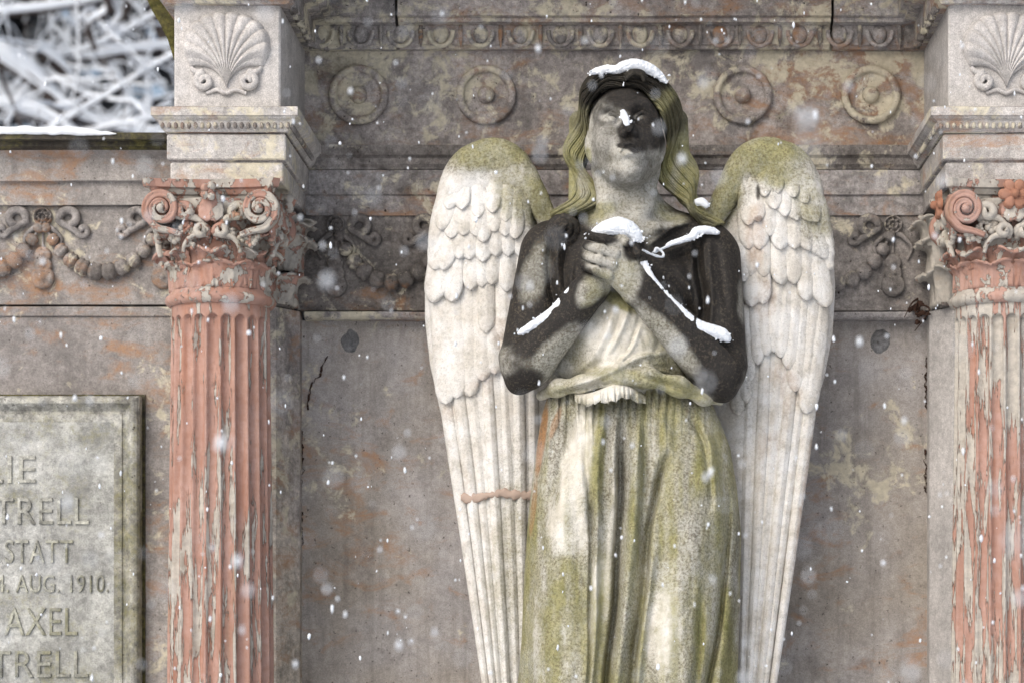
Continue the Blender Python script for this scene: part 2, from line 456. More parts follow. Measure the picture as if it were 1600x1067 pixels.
def marble(name, b1, b2):
    """weathered marble; attribute stain: red = black crust, also shade painted on the face, green = moss, blue = grey lichen"""
    m = MT(name); a = m.attr()
    n1 = m.noise(14, 5, .68); n2 = m.noise(45, 4, .7); n3 = m.noise(170, 3, .7); n4 = m.noise(420, 2, .6); n0 = m.noise(4, 4, .6)
    c = m.mix(m.ramp(n1, .35, .65), b1, b2)
    c = m.mix(m.mul(m.ramp(n2, .5, .72), .35), c, tuple(x * .6 for x in b2))
    def lay(c, v, con, col, amp=.55, top=1.0):
        j = m.add(m.mul(n1, .40), m.add(m.mul(n2, .35), m.mul(n3, .25)))
        e = m.add(v, m.mul(m.math('SUBTRACT', j, .5), amp * 2.6))
        return m.mix(m.mul(m.mul(m.ramp(e, .5 - con, .5 + con), m.ramp(v, .0, .15)), top), c, col)
    c = lay(c, a['Blue'], .48, m.mix(m.ramp(n3, .36, .62), (.37, .36, .30), (.165, .155, .12)), .6, .85)
    c = lay(c, a['Green'], .50, m.mix(m.ramp(n2, .3, .62), (.12, .118, .012), m.mix(n3, (.36, .335, .13), (.20, .187, .06))), .5, .85)
    c = lay(c, a['Red'], .34, m.mix(m.ramp(n3, .35, .7), (.008, .0068, .0065), m.mix(n2, (.032, .024, .020), (.015, .0135, .013))), .30, .97)
    c = lay(c, m.alpha, .4, m.mix(n2, (.42, .20, .06), (.26, .12, .05)), .4, .8)
    sp = m.ramp(n4, .58, .66); c = m.mix(m.mul(sp, m.ramp(a['Blue'], .0, .6, .18, .5)), c, (.07, .06, .045))
    sp = m.mul(m.ramp(m.add(m.mul(n3, .7), m.mul(n2, .3)), .53, .60), m.ramp(a['Blue'], .2, .8)); c = m.mix(m.mul(sp, .55), c, (.13, .105, .075))
    h = m.add(m.mul(n2, .6), m.add(m.mul(n3, .4), m.mul(n4, .2)))
    return m.done(c, m.bump(h, .004, .9), m.ramp(a['Red'], .2, .8, .8, .68))
M_BODY = marble('statue_marble', (.56, .54, .49), (.45, .43, .385))
M_WING = marble('wing_marble', (.77, .755, .725), (.68, .635, .57))
M_ROBE = marble('robe_marble', (.74, .715, .65), (.60, .56, .47))

def snowmat():
    m = MT('snow'); n = m.noise(60, 5, .6); g = m.noise(400, 3, .7)
    m.b.inputs['Subsurface Weight'].default_value = .0
    return m.done(m.mix(n, (.84, .885, .95), (.91, .94, .97)), m.bump(m.add(n, m.mul(g, .5)), .004), .7)
M_SNOW = snowmat()
def bark():
    m = MT('bark'); n = m.noise(20, 6, .65, st=(1, 1, .25)); g = m.noise(6, 4, .6)
    return m.done(m.mix(m.ramp(n, .35, .65), (.045, .034, .034), m.mix(g, (.11, .085, .085), (.075, .065, .045))), m.bump(n, .01), .9)
M_BARK = bark()
def needles():
    m = MT('dark_needles'); n = m.noise(3, 6, .65); return m.done(m.mix(n, (.022, .026, .03), (.05, .052, .06)), None, .9)
M_NEED = needles()
# ================================================================== SETTING
def ground():
    n = 90; g = np.concatenate([np.linspace(-60, -8, 12), np.linspace(-7.5, 7.5, n), np.linspace(8, 60, 12)])
    X, Y = np.meshgrid(g, g + 4, indexing='ij'); P = np.stack([X.ravel(), Y.ravel(), 0 * X.ravel()], 1)
    P[:, 2] = (fbm(P, .7, 4, 3) - .5) * .10 - .02
    k = len(g)
    tag(put('ground', P, [gridfaces(k, k)], M_SNOW, origin=(0, 0, 0)), kind='structure')
ground()

# ------------------------------------------------------------------ mouldings swept along a plan line
def offset_path(path, d):
    P = np.asarray(path, float); out = []
    for i in range(len(P)):
        ns = []
        for a, b in ((i - 1, i), (i, i + 1)):
            if a >= 0 and b < len(P):
                t = P[b] - P[a]; t /= np.linalg.norm(t); ns.append(np.array([t[1], -t[0]]))
        v = ns[0] if len(ns) == 1 else (ns[0] + ns[1]) / (1 + ns[0] @ ns[1])
        out.append(P[i] + d * v)
    return np.array(out)
def subdiv_path(path, step):
    out = [path[0]]
    for a, b in zip(path[:-1], path[1:]):
        n = max(1, int(math.dist(a, b) / step))
        for i in range(1, n + 1): out.append((a[0] + (b[0] - a[0]) * i / n, a[1] + (b[1] - a[1]) * i / n))
    return out
def sweep(name, path, prof, mat, parent, depth=.09, rough=.0, **kw):
    """prof (out, z) listed from bottom to top; closed at the back, depth metres behind the plan line"""
    pr = [(-depth, prof[0][1])] + list(prof) + [(-depth, prof[-1][1])]
    rings = []
    for o, z in pr:
        q = offset_path(path, o); rings.append(np.concatenate([q, np.full((len(q), 1), z)], 1))
    V = np.stack(rings); k, n = V.shape[:2]; V = V.reshape(-1, 3)
    if rough:
        V[:, 1] += (fbm(V, 9, 3, 5) - .5) * rough; V[:, 2] += (fbm(V, 11, 3, 8) - .5) * rough * .7
    Fq = gridfaces(k, n, True, False)
    caps = [np.array([[j * n for j in range(k)]]), np.array([[j * n + n - 1 for j in range(k)][::-1]])]
    o = put(name, V, [Fq] + caps, mat, parent, smooth=False, **kw); fixn(o.data); return o

BY = -0.44                                    # front of the two projecting blocks
BX0, BX1 = XX(438, BY), XX(272, BY)           # inner and outer edge of the left block
B = -BX0; BO = -BX1
PATH = [(-BO, .40), (-BO, BY), (-B, BY), (-B, 0), (B, 0), (B, BY), (BO, BY), (BO, .40)]

# ------------------------------------------------------------------ ENTABLATURE
ENT = thing('entablature', (0, 0, ZZ(332, -.02)), 'weathered grey stone entablature above the angel with round medallions and two shell blocks', 'entablature')
z = lambda py, Y=-.03: ZZ(py, Y)
LP = subdiv_path(PATH, .05)
sweep('architrave', LP, [(.004, z(334)), (.004, z(304)), (.011, z(302)), (.011, z(264))], M_ARCHI, ENT, rough=.006)
sweep('moulding', LP, [(.013, z(263)), (.016, z(260)), (.022, z(256)), (.026, z(247)), (.033, z(244)), (.036, z(243)), (.040, z(232)), (.040, z(228)), (.0, z(226))], M_ORN, ENT, rough=.004)
FZ0, FZ1 = z(226, 0), z(76, 0)
# frieze: recess slab and the two pale blocks
V, f = box(-B - .002, B + .002, 0.0, .30, FZ0 - .01, FZ1 + .01)
put('frieze_slab', V, f, M_FRIEZE, ENT, smooth=False)
for s in (-1, 1):
    xa, xb = sorted((s * B, s * BO))
    V, f = box(xa, xb, BY, .38, FZ0 - .012, FZ1 + .008, .004)
    put('shell_block', V, f, M_SHELL, ENT, smooth=False, label='smooth pale block carrying a carved shell')
# pale lower mouldings of the blocks (thin facing 3 mm proud of the swept moulding)
for s in (-1, 1):
    xa, xb = sorted((s * B, s * BO))
    for nm, py0, py1, o in (('block_fascia', 334, 305, .007), ('block_fascia', 302, 265, .014)):
        V, f = box(xa - o, xb + o, BY - o, BY + .36, z(py0), z(py1), .003); put(nm, V, f, M_BLOCK, ENT, smooth=False)
    P4 = [(xa, .0), (xa, BY), (xb, BY), (xb, .0)]
    sweep('block_moulding', subdiv_path(P4, .03), [(.017, z(262)), (.020, z(259)), (.026, z(256)), (.030, z(247.5)), (.037, z(244.5)), (.040, z(242)), (.044, z(241)), (.044, z(229)), (.0, z(224))], M_BLOCK, ENT, depth=.04, rough=.003)
    # little leaf-tip ornament under the ledge, too small to count
    mb = MB()
    edges = [((xa - .028, BY - .028), (xb + .028, BY - .028))]
    edges += [((xb + .028, BY - .028), (xb + .028, -.08))] if s < 0 else [((xa - .028, -.08), (xa - .028, BY - .028))]
    for (a, b) in edges:
        n = int(math.dist(a, b) / .0145); d = np.subtract(b, a) / math.dist(a, b); nn = np.array([d[1], -d[0]])
        for i in range(n):
            c = np.add(a, d * (i + .5) * math.dist(a, b) / n); 
            V, f = lathe([(0, .0), (.003, .001), (.0048, .006), (.004, .012), (.001, .015)], 7, 'z')
            V = V + np.array([c[0], c[1], z(259)]); mb.add(V, f)
    tag(mb.put('leaf_tip_band', M_ORN, ENT), kind='stuff')
# main cornice in three lengths with open joints between them
J0, J1 = XX(620, -.05), XX(1300, -.05); G = .0035
CP = [(.020, z(76)), (.024, z(72)), (.030, z(70)), (.030, z(41)), (.056, z(39)), (.056, z(33)), (.070, z(31)), (.070, z(6)), (.085, z(4)), (.110, z(-6)), (.13, z(-10)), (.13, z(-60)), (.17, z(-75)), (.17, z(-110))]
for seg in (PATH[:4] + [(J0 - G, 0)], [(J0 + G, 0), (J1 - G, 0)], [(J1 + G, 0)] + PATH[4:]):
    sweep('cornice', subdiv_path(seg, .05), CP, M_FRIEZE if len(seg) == 2 else M_ARCHI, ENT, rough=.006)
V, f = box(-B, B, .02, .3, z(76) + .001, z(-110)); put('cornice_core', V, f, M_ORN, ENT, smooth=False)
V, f = box(-BO, BO, -.1, .4, z(-112), z(-130), .01); put('cornice_top', V, f, M_ORN, ENT, smooth=False)
V, f = box(-BO - .13, BO + .13, BY - .1, .42, z(-131), z(-138), .01); put('roof_slab', V, f, M_COPE, ENT, smooth=False)
# egg and dart
eb = MB(); zc = 0
a = np.linspace(0, 2 * math.pi, 24, endpoint=False)
def egg_mesh():
    mb = MB()
    for (rx, rz, d, zz) in ((.019, .025, .013, .0),):
        ph = np.linspace(0, math.pi / 2, 8)[:, None]
        x = rx * np.sin(ph + .0) * np.cos(a); zz_ = rz * np.sin(ph) * np.sin(a); y = -d * np.cos(ph) * np.ones(24)
        taper = 1 + .16 * (zz_ / rz); V = np.stack([x * taper, y, zz_], -1).reshape(-1, 3)
        mb.add(V, [gridfaces(8, 24, False, True)[:, ::-1]])
    return mb.mesh('egg')
def shell_mesh():
    th = np.linspace(math.pi * -.03, math.pi * 1.03, 18) + math.pi
    V, f = tube(np.stack([.029 * np.cos(th), 0 * th - .008, .034 * np.sin(th) + .006], 1), .0055, 7); mb = MB(); mb.add(V, f); return mb.mesh('egg_cup')
def dart_mesh():
    mb = MB(); V, f = tube([(0, -.006, .024), (0, -.010, .008), (0, -.012, -.012), (0, -.006, -.030)], [.0045, .0065, .0055, .001], 6); mb.add(V, f); return mb.mesh('dart')
EGG, CUP, DART = egg_mesh(), shell_mesh(), dart_mesh()
zc = (z(70) + z(41)) / 2; pitch = 62.3 * 5.97 / F; x = XX(502, -.03)
while x < B - .03:
    e = link('egg', EGG, M_ARCHI, ENT, (x, -.026, zc)); e.rotation_euler.y = random.uniform(-.08, .08)
    link('egg_cup', CUP, M_ARCHI, ENT, (x, -.030, zc))
    if x + pitch < B - .01: link('dart', DART, M_ORN, ENT, (x + pitch / 2, -.026, zc))
    x += pitch
# acanthus run along the inner side of each block, under the cornice
def leaf(w, h, curl, nu=12, nv=13, lobes=5, thick=.006, rib=.35):
    """acanthus leaf: grows along +z, bows towards -y, tip curls outwards; lobed edge; closed back"""
    u = np.linspace(0, 1, nu)[:, None]; v = np.linspace(-1, 1, nv)[None, :]
    hw = w / 2 * (.55 + .6 * np.sin(np.clip(u * 1.15, 0, 1) * math.pi * .62)) * np.sqrt(np.clip(1 - ((u - .72) / .30).clip(0) ** 2, 0.02, 1))
    hw = hw * (1 - .16 * np.abs(np.sin(u * math.pi * lobes)) * np.abs(v) ** 3)
    x = hw * v; ang = curl * np.clip((u - .45) / .55, 0, 1) ** 1.5
    dz = np.cos(ang) * h / (nu - 1); dy = -np.sin(ang) * h / (nu - 1)
    zz = np.concatenate([[[0]], np.cumsum(dz[1:], 0)]); yy = np.concatenate([[[0]], np.cumsum(dy[1:], 0)])
    groove = rib * w * .10 * (np.cos(v * math.pi * 3.5) * .6) * (1 - .5 * u) + w * .06 * np.exp(-(v / .13) ** 2)
    cup = w * .10 * (1 - v ** 2)
    nx = np.cos(ang); Y = yy - (groove + cup) * nx; Z = zz - (groove + cup) * np.sin(ang)
    P = np.stack([x + 0 * Y, Y, Z + 0 * x], -1)
    Bk = P.copy(); Bk[..., 1] += thick * nx; Bk[..., 2] += thick * np.sin(ang); Bk[..., 0] *= .94
    V = np.concatenate([P.reshape(-1, 3), Bk.reshape(-1, 3)]); n = nu * nv; g = gridfaces(nu, nv)
    idx = np.arange(n).reshape(nu, nv); loop = np.concatenate([idx[0, :], idx[1:, -1], idx[-1, -2::-1], idx[-2:0:-1, 0]])
    l2 = np.roll(loop, -1); side = np.stack([loop, l2, l2 + n, loop + n], 1)
    return V, [g, g[:, ::-1] + n, side]
V, f = leaf(.065, .105, 1.9); mb = MB(); mb.add(V, f); CLEAF = mb.mesh('cornice_leaf'); fixn(CLEAF)
for s in (-1, 1):
    for i in range(6):
        y = BY + .05 + i * .065
        o = link('cornice_leaf', CLEAF, M_ORN, ENT, (s * (B - .022), y, z(80)))
        o.rotation_euler = (R(-8), 0, s * R(-90) if s < 0 else R(-90)); o.rotation_euler.z = R(90) if s < 0 else R(-90)
    o = link('cornice_leaf', CLEAF, M_ORN, ENT, (s * (B - .045), -.03, z(78))); o.rotation_euler = (R(-10), 0, R(45) * -s); o.scale = (1.25, 1.2, 1.1)
# medallions
def medallion():
    prof = [(.0712, -.004), (.0712, .008)]
    prof += [(.0625 + .0095 * math.cos(t), .009 + .010 * math.sin(t)) for t in np.linspace(0, math.pi, 9)]
    prof += [(.050, .004), (.040, .006), (.030, .005), (.0, .005)]
    V, f = lathe(prof, 56); V[:, 1] += (fbm(V, 60, 2, 3) - .5) * .002; mb = MB(); mb.add(V, f); m = mb.mesh('medallion')
    V, f = lathe([(.021, .0), (.0205, .007), (.0185, .013), (.014, .019), (.007, .0225), (.0, .0235)], 28); mb = MB(); mb.add(V, f); return m, mb.mesh('boss')
MED, BOSS = medallion(); fixn(MED); fixn(BOSS)
for px, sc in ((561, 1.0), (760, 1.0), (1160, .99), (1360, .99)):
    m = link('medallion', MED, M_FRIEZE, ENT, W(px, 150, 0) + np.array([0, -.001, 0])); m.scale = (sc, 1, sc)
    m.rotation_euler.y = random.uniform(0, 6)
    link('boss', BOSS, M_FRIEZE, m, None).location = (0, -.004, 0)
# scallop shells on the blocks
def scallop():
    N, K = 181, 46; ph = np.linspace(-1, 1, N)[:, None]; r = np.linspace(0.02, 1, K)[None, :]
    A = R(60) * ph * (.30 + .70 * r ** 1.3); ribs = 11; c = ph * ribs / 2
    rib = np.abs(np.cos(math.pi * (c + .5)))            # valleys between ribs
    rim = .168 * (1 - .46 * np.abs(ph) ** 3.2) * (1 + .030 * (np.sqrt(rib) - .6))
    rr = rim * r
    x = rr * np.sin(A); zz = rr * np.cos(A) + .004
    h = .005 + .012 * np.sin(np.clip(r * 1.1, 0, 1) * math.pi * .55) * (1 - .25 * np.abs(ph)) + .0085 * np.sqrt(rib) * np.clip(r * 1.6, 0, 1)
    h = h + .0008 * np.sin(r * 95) * np.clip((r - .55) * 4, 0, 1)
    h = h * np.clip((1 - r) * 14, 0, 1) ** .5 * np.clip((1.0 - np.abs(ph)) * 6, .0, 1) ** .5
    V = np.stack([x, -h + 0 * x, zz], -1).reshape(-1, 3); mb = MB(); mb.add(V, [gridfaces(N, K)]); return mb.mesh('shell')
SHL = scallop(); fixn(SHL)
def spiral_pts(cx, cz, r0, turns, a0, sgn, n=40, y=-.006, shrink=.12):
    t = np.linspace(0, 1, n); th = a0 + sgn * t * turns * 2 * math.pi; r = r0 * (1 - (1 - shrink) * t)
    return np.stack([cx + r * np.cos(th), np.full(n, y) - .006 * t, cz + r * np.sin(th)], 1)
for s, px in ((-1, 354), (1, 1572)):
    org = W(px, 141, BY)
    sh = link('shell', SHL, M_SHELL, ENT, org + np.array([0, -.001, 0]))
    for q in (-1, 1):
        sp = spiral_pts(q * .048, .018, .019, 1.35, math.pi / 2 if q > 0 else math.pi / 2, -q, shrink=.25)
        lead = spline([(q * .078, -.004, .050), (q * .072, -.006, .042), (q * .062, -.006, .037), tuple(sp[0])], 16)[:-1]
        V, f = tube(np.concatenate([lead, sp]), np.concatenate([np.linspace(.004, .010, 15), np.linspace(.010, .006, 40)]), 8)
        put('scroll', V + org, f, M_SHELL, sh)
    V, f = tube(spline([(-.045, -.003, -.008), (-.02, -.005, -.001), (0, -.006, -.009), (.02, -.005, -.001), (.045, -.003, -.008)], 24), [.005] * 24, 7)
    put('shell_foot', V + org, f, M_SHELL, sh)
# mossy console beside the left block, running up out of the picture
mb = MB(); pl = [(272, 95), (262, 62), (250, 38), (238, 18), (226, -8), (214, -60), (272, -60)]
Pf = np.array([W(a_, b_, -.20) for a_, b_ in pl]); Pb = Pf.copy(); Pb[:, 1] = .25; n = len(pl); i = np.arange(n)
k = MB(); k.add(np.concatenate([Pf, Pb]), [np.stack([i, (i + 1) % n, (i + 1) % n + n, i + n], 1), np.array([i]), np.array([i[::-1] + n])])
o = k.put('console', M_BRACK, ENT, smooth=False, label='moss covered side console'); fixn(o.data)

# ------------------------------------------------------------------ RECESS WALL between the columns
RW = thing('recess_wall', (0, 0, 0), 'stained grey brown wall behind the angel with bead garlands under the entablature', 'wall')
zb = z(487, 0)
V, f = box(-B - .02, B + .02, 0.002, .30, zb + .0025, z(335, 0) + .02); put('garland_frieze', V, f, M_ORN, RW, smooth=False)
sweep('panel_trim', subdiv_path([(-B, .0), (B, .0)], .03), [(-.03, z(500, 0)), (.004, z(499.5, 0)), (.010, z(496, 0)), (.012, z(492, 0)), (.012, z(488.5, 0)), (-.03, z(488.5, 0))], M_ARCHI, RW, depth=.05, rough=.004)
V, f = box(-B - .02, B + .02, .030, .30, -.05, z(498.5, 0)); put('panel', V, f, M_PANEL, RW, smooth=False, label='large plain stained panel')
for s in (-1, 1):
    pts = [(-BO, .28), (-BO, -.10), (-.800, -.10), (-.755, -.015), (-.755, .05)]
    P = np.array([(abs(x_) * s, y_) for x_, y_ in pts])
    z0, z1 = -.05, z(480, -.1); n = len(P); i = np.arange(n)
    k = MB(); k.add(np.concatenate([np.c_[P, np.full(n, z0)], np.c_[P, np.full(n, z1)]]), [np.stack([i, (i + 1) % n, (i + 1) % n + n, i + n], 1), np.array([i[::-1]]), np.array([i + n])])
    o = k.put('pilaster', M_PIL if s < 0 else M_SHELL, RW, smooth=False); fixn(o.data)
    # pilaster capital: flared block with a ledge below and leaves round it
    c = np.array([s * .868, 0]);
    k = MB()
    for (zz0, zz1, o0, o1) in ((z(480, -.1) + .002, z(474, -.1), .012, .014), (z(474, -.1), z(340, -.1), -.012, .006), (z(340, -.1), z(334, -.03), .02, .02)):
        r = [[s * .985, -.10 - q] for q in (0,)]
        V = []
        for zz_, q in ((zz0, o0), (zz1, o1)):
            xi, xo = s * (.785 - q), s * (.98); V += [(xo, .2, zz_), (xo, -.10 - q, zz_), (xi, -.10 - q, zz_), (xi, .01, zz_)]
        j = np.arange(4); k.add(V, [np.stack([j, (j + 1) % 4, (j + 1) % 4 + 4, j + 4], 1), np.array([[3, 2, 1, 0], [4, 5, 6, 7]])])
    pc = k.put('pilaster_capital', M_ORN, RW, smooth=False); fixn(pc.data)
V, f = leaf(.070, .12, 2.3); mb = MB(); mb.add(V, f); PLEAF = mb.mesh('leaf'); fixn(PLEAF)
for pc, s in zip([o for o in RW.children if o.name.startswith('pilaster_capital')], (-1, 1)):
    for row, (py, sc) in enumerate(((476, 1.0), (425, 1.0), (385, .8))):
        for (xx, yy, rz) in ((.79, -.108, 0), (.772, -.09, 60), (.768, -.05, 85), (.768, -.015, 90), (.85, -.112, 0)):
            o = link('leaf', PLEAF, M_ORN if row else M_CAPG, pc, (s * (xx - .012 * row), yy - .006 * row, z(py, -.1)))
            o.rotation_euler = (random.uniform(-.1, .1), random.uniform(-.15, .15), R(rz) * -s + random.uniform(-.1, .1)); o.scale = (sc * random.uniform(.8, 1.05), sc, sc * random.uniform(.75, 1.0))
# rough mortar patches on the panel
for px, rr in ((547, .026), (1376, .029)):
    n = 40; a_ = np.linspace(0, 2 * math.pi, n, endpoint=False); rad = np.linspace(0, 1, 9)[:, None]
    o_ = W(px, 533, .03); q = np.stack([np.cos(a_), np.sin(a_), 0 * a_], 1); rim = rr * (.75 + .55 * fbm(q + px, 1.7, 3, 2))
    x_ = rad * rim * np.cos(a_) * .8; zz_ = rad * rim * np.sin(a_) * 1.05; V = np.stack([x_, 0 * x_, zz_], -1).reshape(-1, 3)
    V[:, 1] = -.004 * (1 - np.repeat(rad, n) ** 4) - .004 * fbm(V, 120, 3, 4) * (1 - np.repeat(rad, n) ** 3) + .0005
    put('mortar_patch', V + o_, [gridfaces(9, n, False, True)[:, ::-1]], M_MORT, RW)

# ------------------------------------------------------------------ garlands
def bead_mesh():
    n, m = 16, 20; t = np.linspace(0, math.pi, n)[:, None]; p = np.linspace(0, 2 * math.pi, m, endpoint=False)[None, :]
    X = np.cos(t) * np.ones_like(p); r = np.sin(t); rad = 1 - .22 * np.exp(-(X / .16) ** 2)
    V = np.stack([X * .95, r * np.cos(p) * rad * .8, r * np.sin(p) * rad], -1).reshape(-1, 3)
    mb = MB(); mb.add(V, [gridfaces(n, m, False, True)]); me = mb.mesh('bead'); fixn(me); return me
BEAD = bead_mesh()
def disc_mesh():
    V, f = lathe([(1, -.2), (1, .25), (.92, .42), (.7, .5), (.3, .46), (.22, .62), (0, .66)], 28); mb = MB(); mb.add(V, f); m = mb.mesh('pendant_disc'); fixn(m); return m
DISC = disc_mesh()
def ros_mesh():
    a_ = np.linspace(0, 2 * math.pi, 40, endpoint=False)[None, :]; r = np.linspace(0, 1, 14)[:, None]
    h = .30 + .16 * np.cos(r * 14) + .10 * np.cos(8 * a_) * (r > .45) * np.clip((1 - r) * 5, 0, 1); h = h * np.clip((1.02 - r) * 9, 0, 1)
    V = np.stack([r * np.cos(a_), -h + 0 * a_, r * np.sin(a_)], -1).reshape(-1, 3); mb = MB(); mb.add(V, [gridfaces(14, 40, False, True)]); m = mb.mesh('rosette'); fixn(m); return m
ROS = ros_mesh()
def ribbon(parent, mat, cx, cz, Y, q, sc):
    """S-scroll ribbon: q = -1 / +1 mirrors it"""
    big = spiral_pts(0, 0, .024, .95, R(200), -1, 26, shrink=.55); sm = spiral_pts(.034, -.030, .014, 1.1, R(190), 1, 22, shrink=.3)
    P = np.concatenate([big[::-1], sm]); P = spline(P, 70)
    P[:, 0] *= q; P = P * sc; P[:, 1] = -.006 - .004 * np.sin(np.linspace(0, 9, 70)) ** 2
    V, f = tube(P, np.interp(np.linspace(0, 1, 70), [0, .12, .45, .6, .85, 1], [.006, .0105, .011, .007, .009, .005]) * sc, 8)
    put('ribbon', V + np.array([cx, Y, cz]), f, mat, parent)
def garland(root, mat, px0, px1, pytop, sag, Y, n=11, hide=()):
    a_, b_ = W(px0, pytop, Y), W(px1, pytop, Y); dz = sag * (Y - CAMY) / F
    t = np.linspace(0, 1, 40); P = np.stack([a_[0] + (b_[0] - a_[0]) * t, np.full(40, Y - .008), a_[2] - .004 - dz * (1 - (2 * t - 1) ** 2) ** .8], 1)
    V, f = tube(P, .004, 6); g = put('garland', V, f, mat, root)
    s = np.concatenate([[0], np.cumsum(np.linalg.norm(np.diff(P, axis=0), axis=1))]); s /= s[-1]
    for k in range(n):
        u = (k + .75) / (n + .5); p = np.array([np.interp(u, s, P[:, j]) for j in range(3)])
        d = np.array([np.interp(min(u + .02, 1), s, P[:, j]) - np.interp(max(u - .02, 0), s, P[:, j]) for j in range(3)])
        r = .0115 + .0125 * math.sin(math.pi * u); o = link('bead', BEAD, mat, g, p + np.array([0, -.004, 0])); r *= random.uniform(.92, 1.06)
        o.scale = (r * .92, r, r * 1.02); o.rotation_euler.y = -math.atan2(d[2], d[0]) + random.uniform(-.12, .12)
    w_ = b_[0] - a_[0]
    for q, u in ((1, .22), (-1, .78)): ribbon(g, mat, a_[0] + w_ * u, a_[2] - .004, Y, q, 1.0)
    return g
def pendant(root, mat, px, py, Y):
    c = W(px, py, Y); g = link('rosette', ROS, mat, root, c); g.scale = (.023, .035, .023)
    V, f = tube([c + np.array([0, -.005, -.015]), c + np.array([0, -.006, -.10])], .0028, 6); put('pendant_cord', V, f, mat, root)
    for dz, r in ((.092, .020), (.117, .022), (.146, .028)):
        o = link('pendant_disc', DISC, mat, root, c + np.array([0, -.004, -dz])); o.scale = (r, .022, r); o.rotation_euler.y = random.uniform(0, 6)
    for q in (-1, 1):
        V, f = tube(spline([c + np.array([q * .010, -.004, -.02]), c + np.array([q * .030, -.008, -.035]), c + np.array([q * .045, -.006, -.055]), c + np.array([q * .035, -.006, -.085])], 14), np.linspace(.008, .003, 14), 7); put('ribbon_end', V, f, mat, root)
for s in (-1, 1):
    for k in range(3):
        a_ = 960 + s * (435 - 175 * k); b_ = a_ - s * 175
        if k < 3: garland(RW, M_ORN, min(a_, b_), max(a_, b_), 352, 88, .002)
        if k < 2: pendant(RW, M_ORN, a_, 352, .002)

# ------------------------------------------------------------------ SIDE WALL (lower, to the left)
SW = thing('side_wall', (-1.6, .02, 0), 'lower grey side wall with mossy coping and bead garland left of the column', 'wall')
xl, xr = -2.6, -BO - .002; SP = subdiv_path([(xl, .02), (xr, .02)], .06)
sweep('lower_course', SP, [(.0, -.05), (.0, ZZ(496, .02))], M_WALL, SW, depth=.25)
sweep('ledge', SP, [(.001, ZZ(495.5, .02)), (.006, ZZ(494, .02)), (.006, ZZ(480, .02))], M_WALL, SW, depth=.25, rough=.003)
sweep('garland_frieze', SP, [(.0, ZZ(476, .02)), (.0, ZZ(323, .02))], M_WALL, SW, depth=.25)
sweep('fascia', SP, [(.016, ZZ(322.5, .02)), (.016, ZZ(288, .02)), (.030, ZZ(286.5, .02)), (.030, ZZ(252, .02)), (.045, ZZ(244, .02)), (.05, ZZ(240, .02))], M_WALL, SW, depth=.25, rough=.005)
sweep('coping', SP, [(.050, ZZ(239, 0)), (.075, ZZ(236, 0)), (.075, ZZ(229, 0)), (.095, ZZ(228, 0)), (.095, ZZ(217.5, 0))], M_COPE, SW, depth=.30, rough=.006, label='dark mossy coping')
for a_ in (68 - 187 * 2, 68 - 187, 68): garland(SW, M_GARL, a_, a_ + 187, 340, 84, .02, 12)
for a_ in (68 - 187, 68, 255): pendant(SW, M_GARL, a_, 340, .02)

# ------------------------------------------------------------------ MEMORIAL TABLET
tY = -.012
TB = thing('memorial_tablet', (XX(-120, 0), 0, ZZ(1500, 0)), 'lichen grey inscribed memorial tablet with a mossy rim on the side wall', 'tablet')
tx0, tx1, tz0, tz1 = XX(-460, tY), XX(219, tY), ZZ(1500, tY), ZZ(619, tY); e = .062
k = MB()
jx = .007; V, f = box(tx0 - jx, tx1 + jx, .0135, .05, tz0 - jx, tz1 + jx); put('shadow_gap_strip', V, f, M_COPE, TB, smooth=False)  # dark strip round the tablet, its colour stands in for a shaded gap
r0 = [(tx0, .022, tz0), (tx1, .022, tz0), (tx1, .022, tz1), (tx0, .022, tz1)]
def ring(o_, y): return [(tx0 + o_, y, tz0 + o_), (tx1 - o_, y, tz0 + o_), (tx1 - o_, y, tz1 - o_), (tx0 + o_, y, tz1 - o_)]
rings = np.array([ring(0, .022), ring(0, -.022), ring(.005, -.030), ring(.012, -.033), ring(.018, -.033), ring(.036, -.014), ring(.041, -.014), ring(.043, -.018), ring(.062, -.018)])
k.add(rings.reshape(-1, 3), [gridfaces(len(rings), 4, False, True)]); o = k.put('rim', M_TABF, TB, smooth=False); fixn(o.data)
nx, nz = 110, 150; gx = np.linspace(tx0 + e - .001, tx1 - e + .001, nx); gz = np.linspace(tz0 + e - .001, tz1 - e + .001, nz)
X_, Z_ = np.meshgrid(gx, gz, indexing='ij'); P = np.stack([X_.ravel(), 0 * X_.ravel() - .0175, Z_.ravel()], 1); P[:, 1] -= (fbm(P, 30, 4, 9) - .5) * .0022
put('slab', P, [gridfaces(nx, nz)], M_TAB, TB)
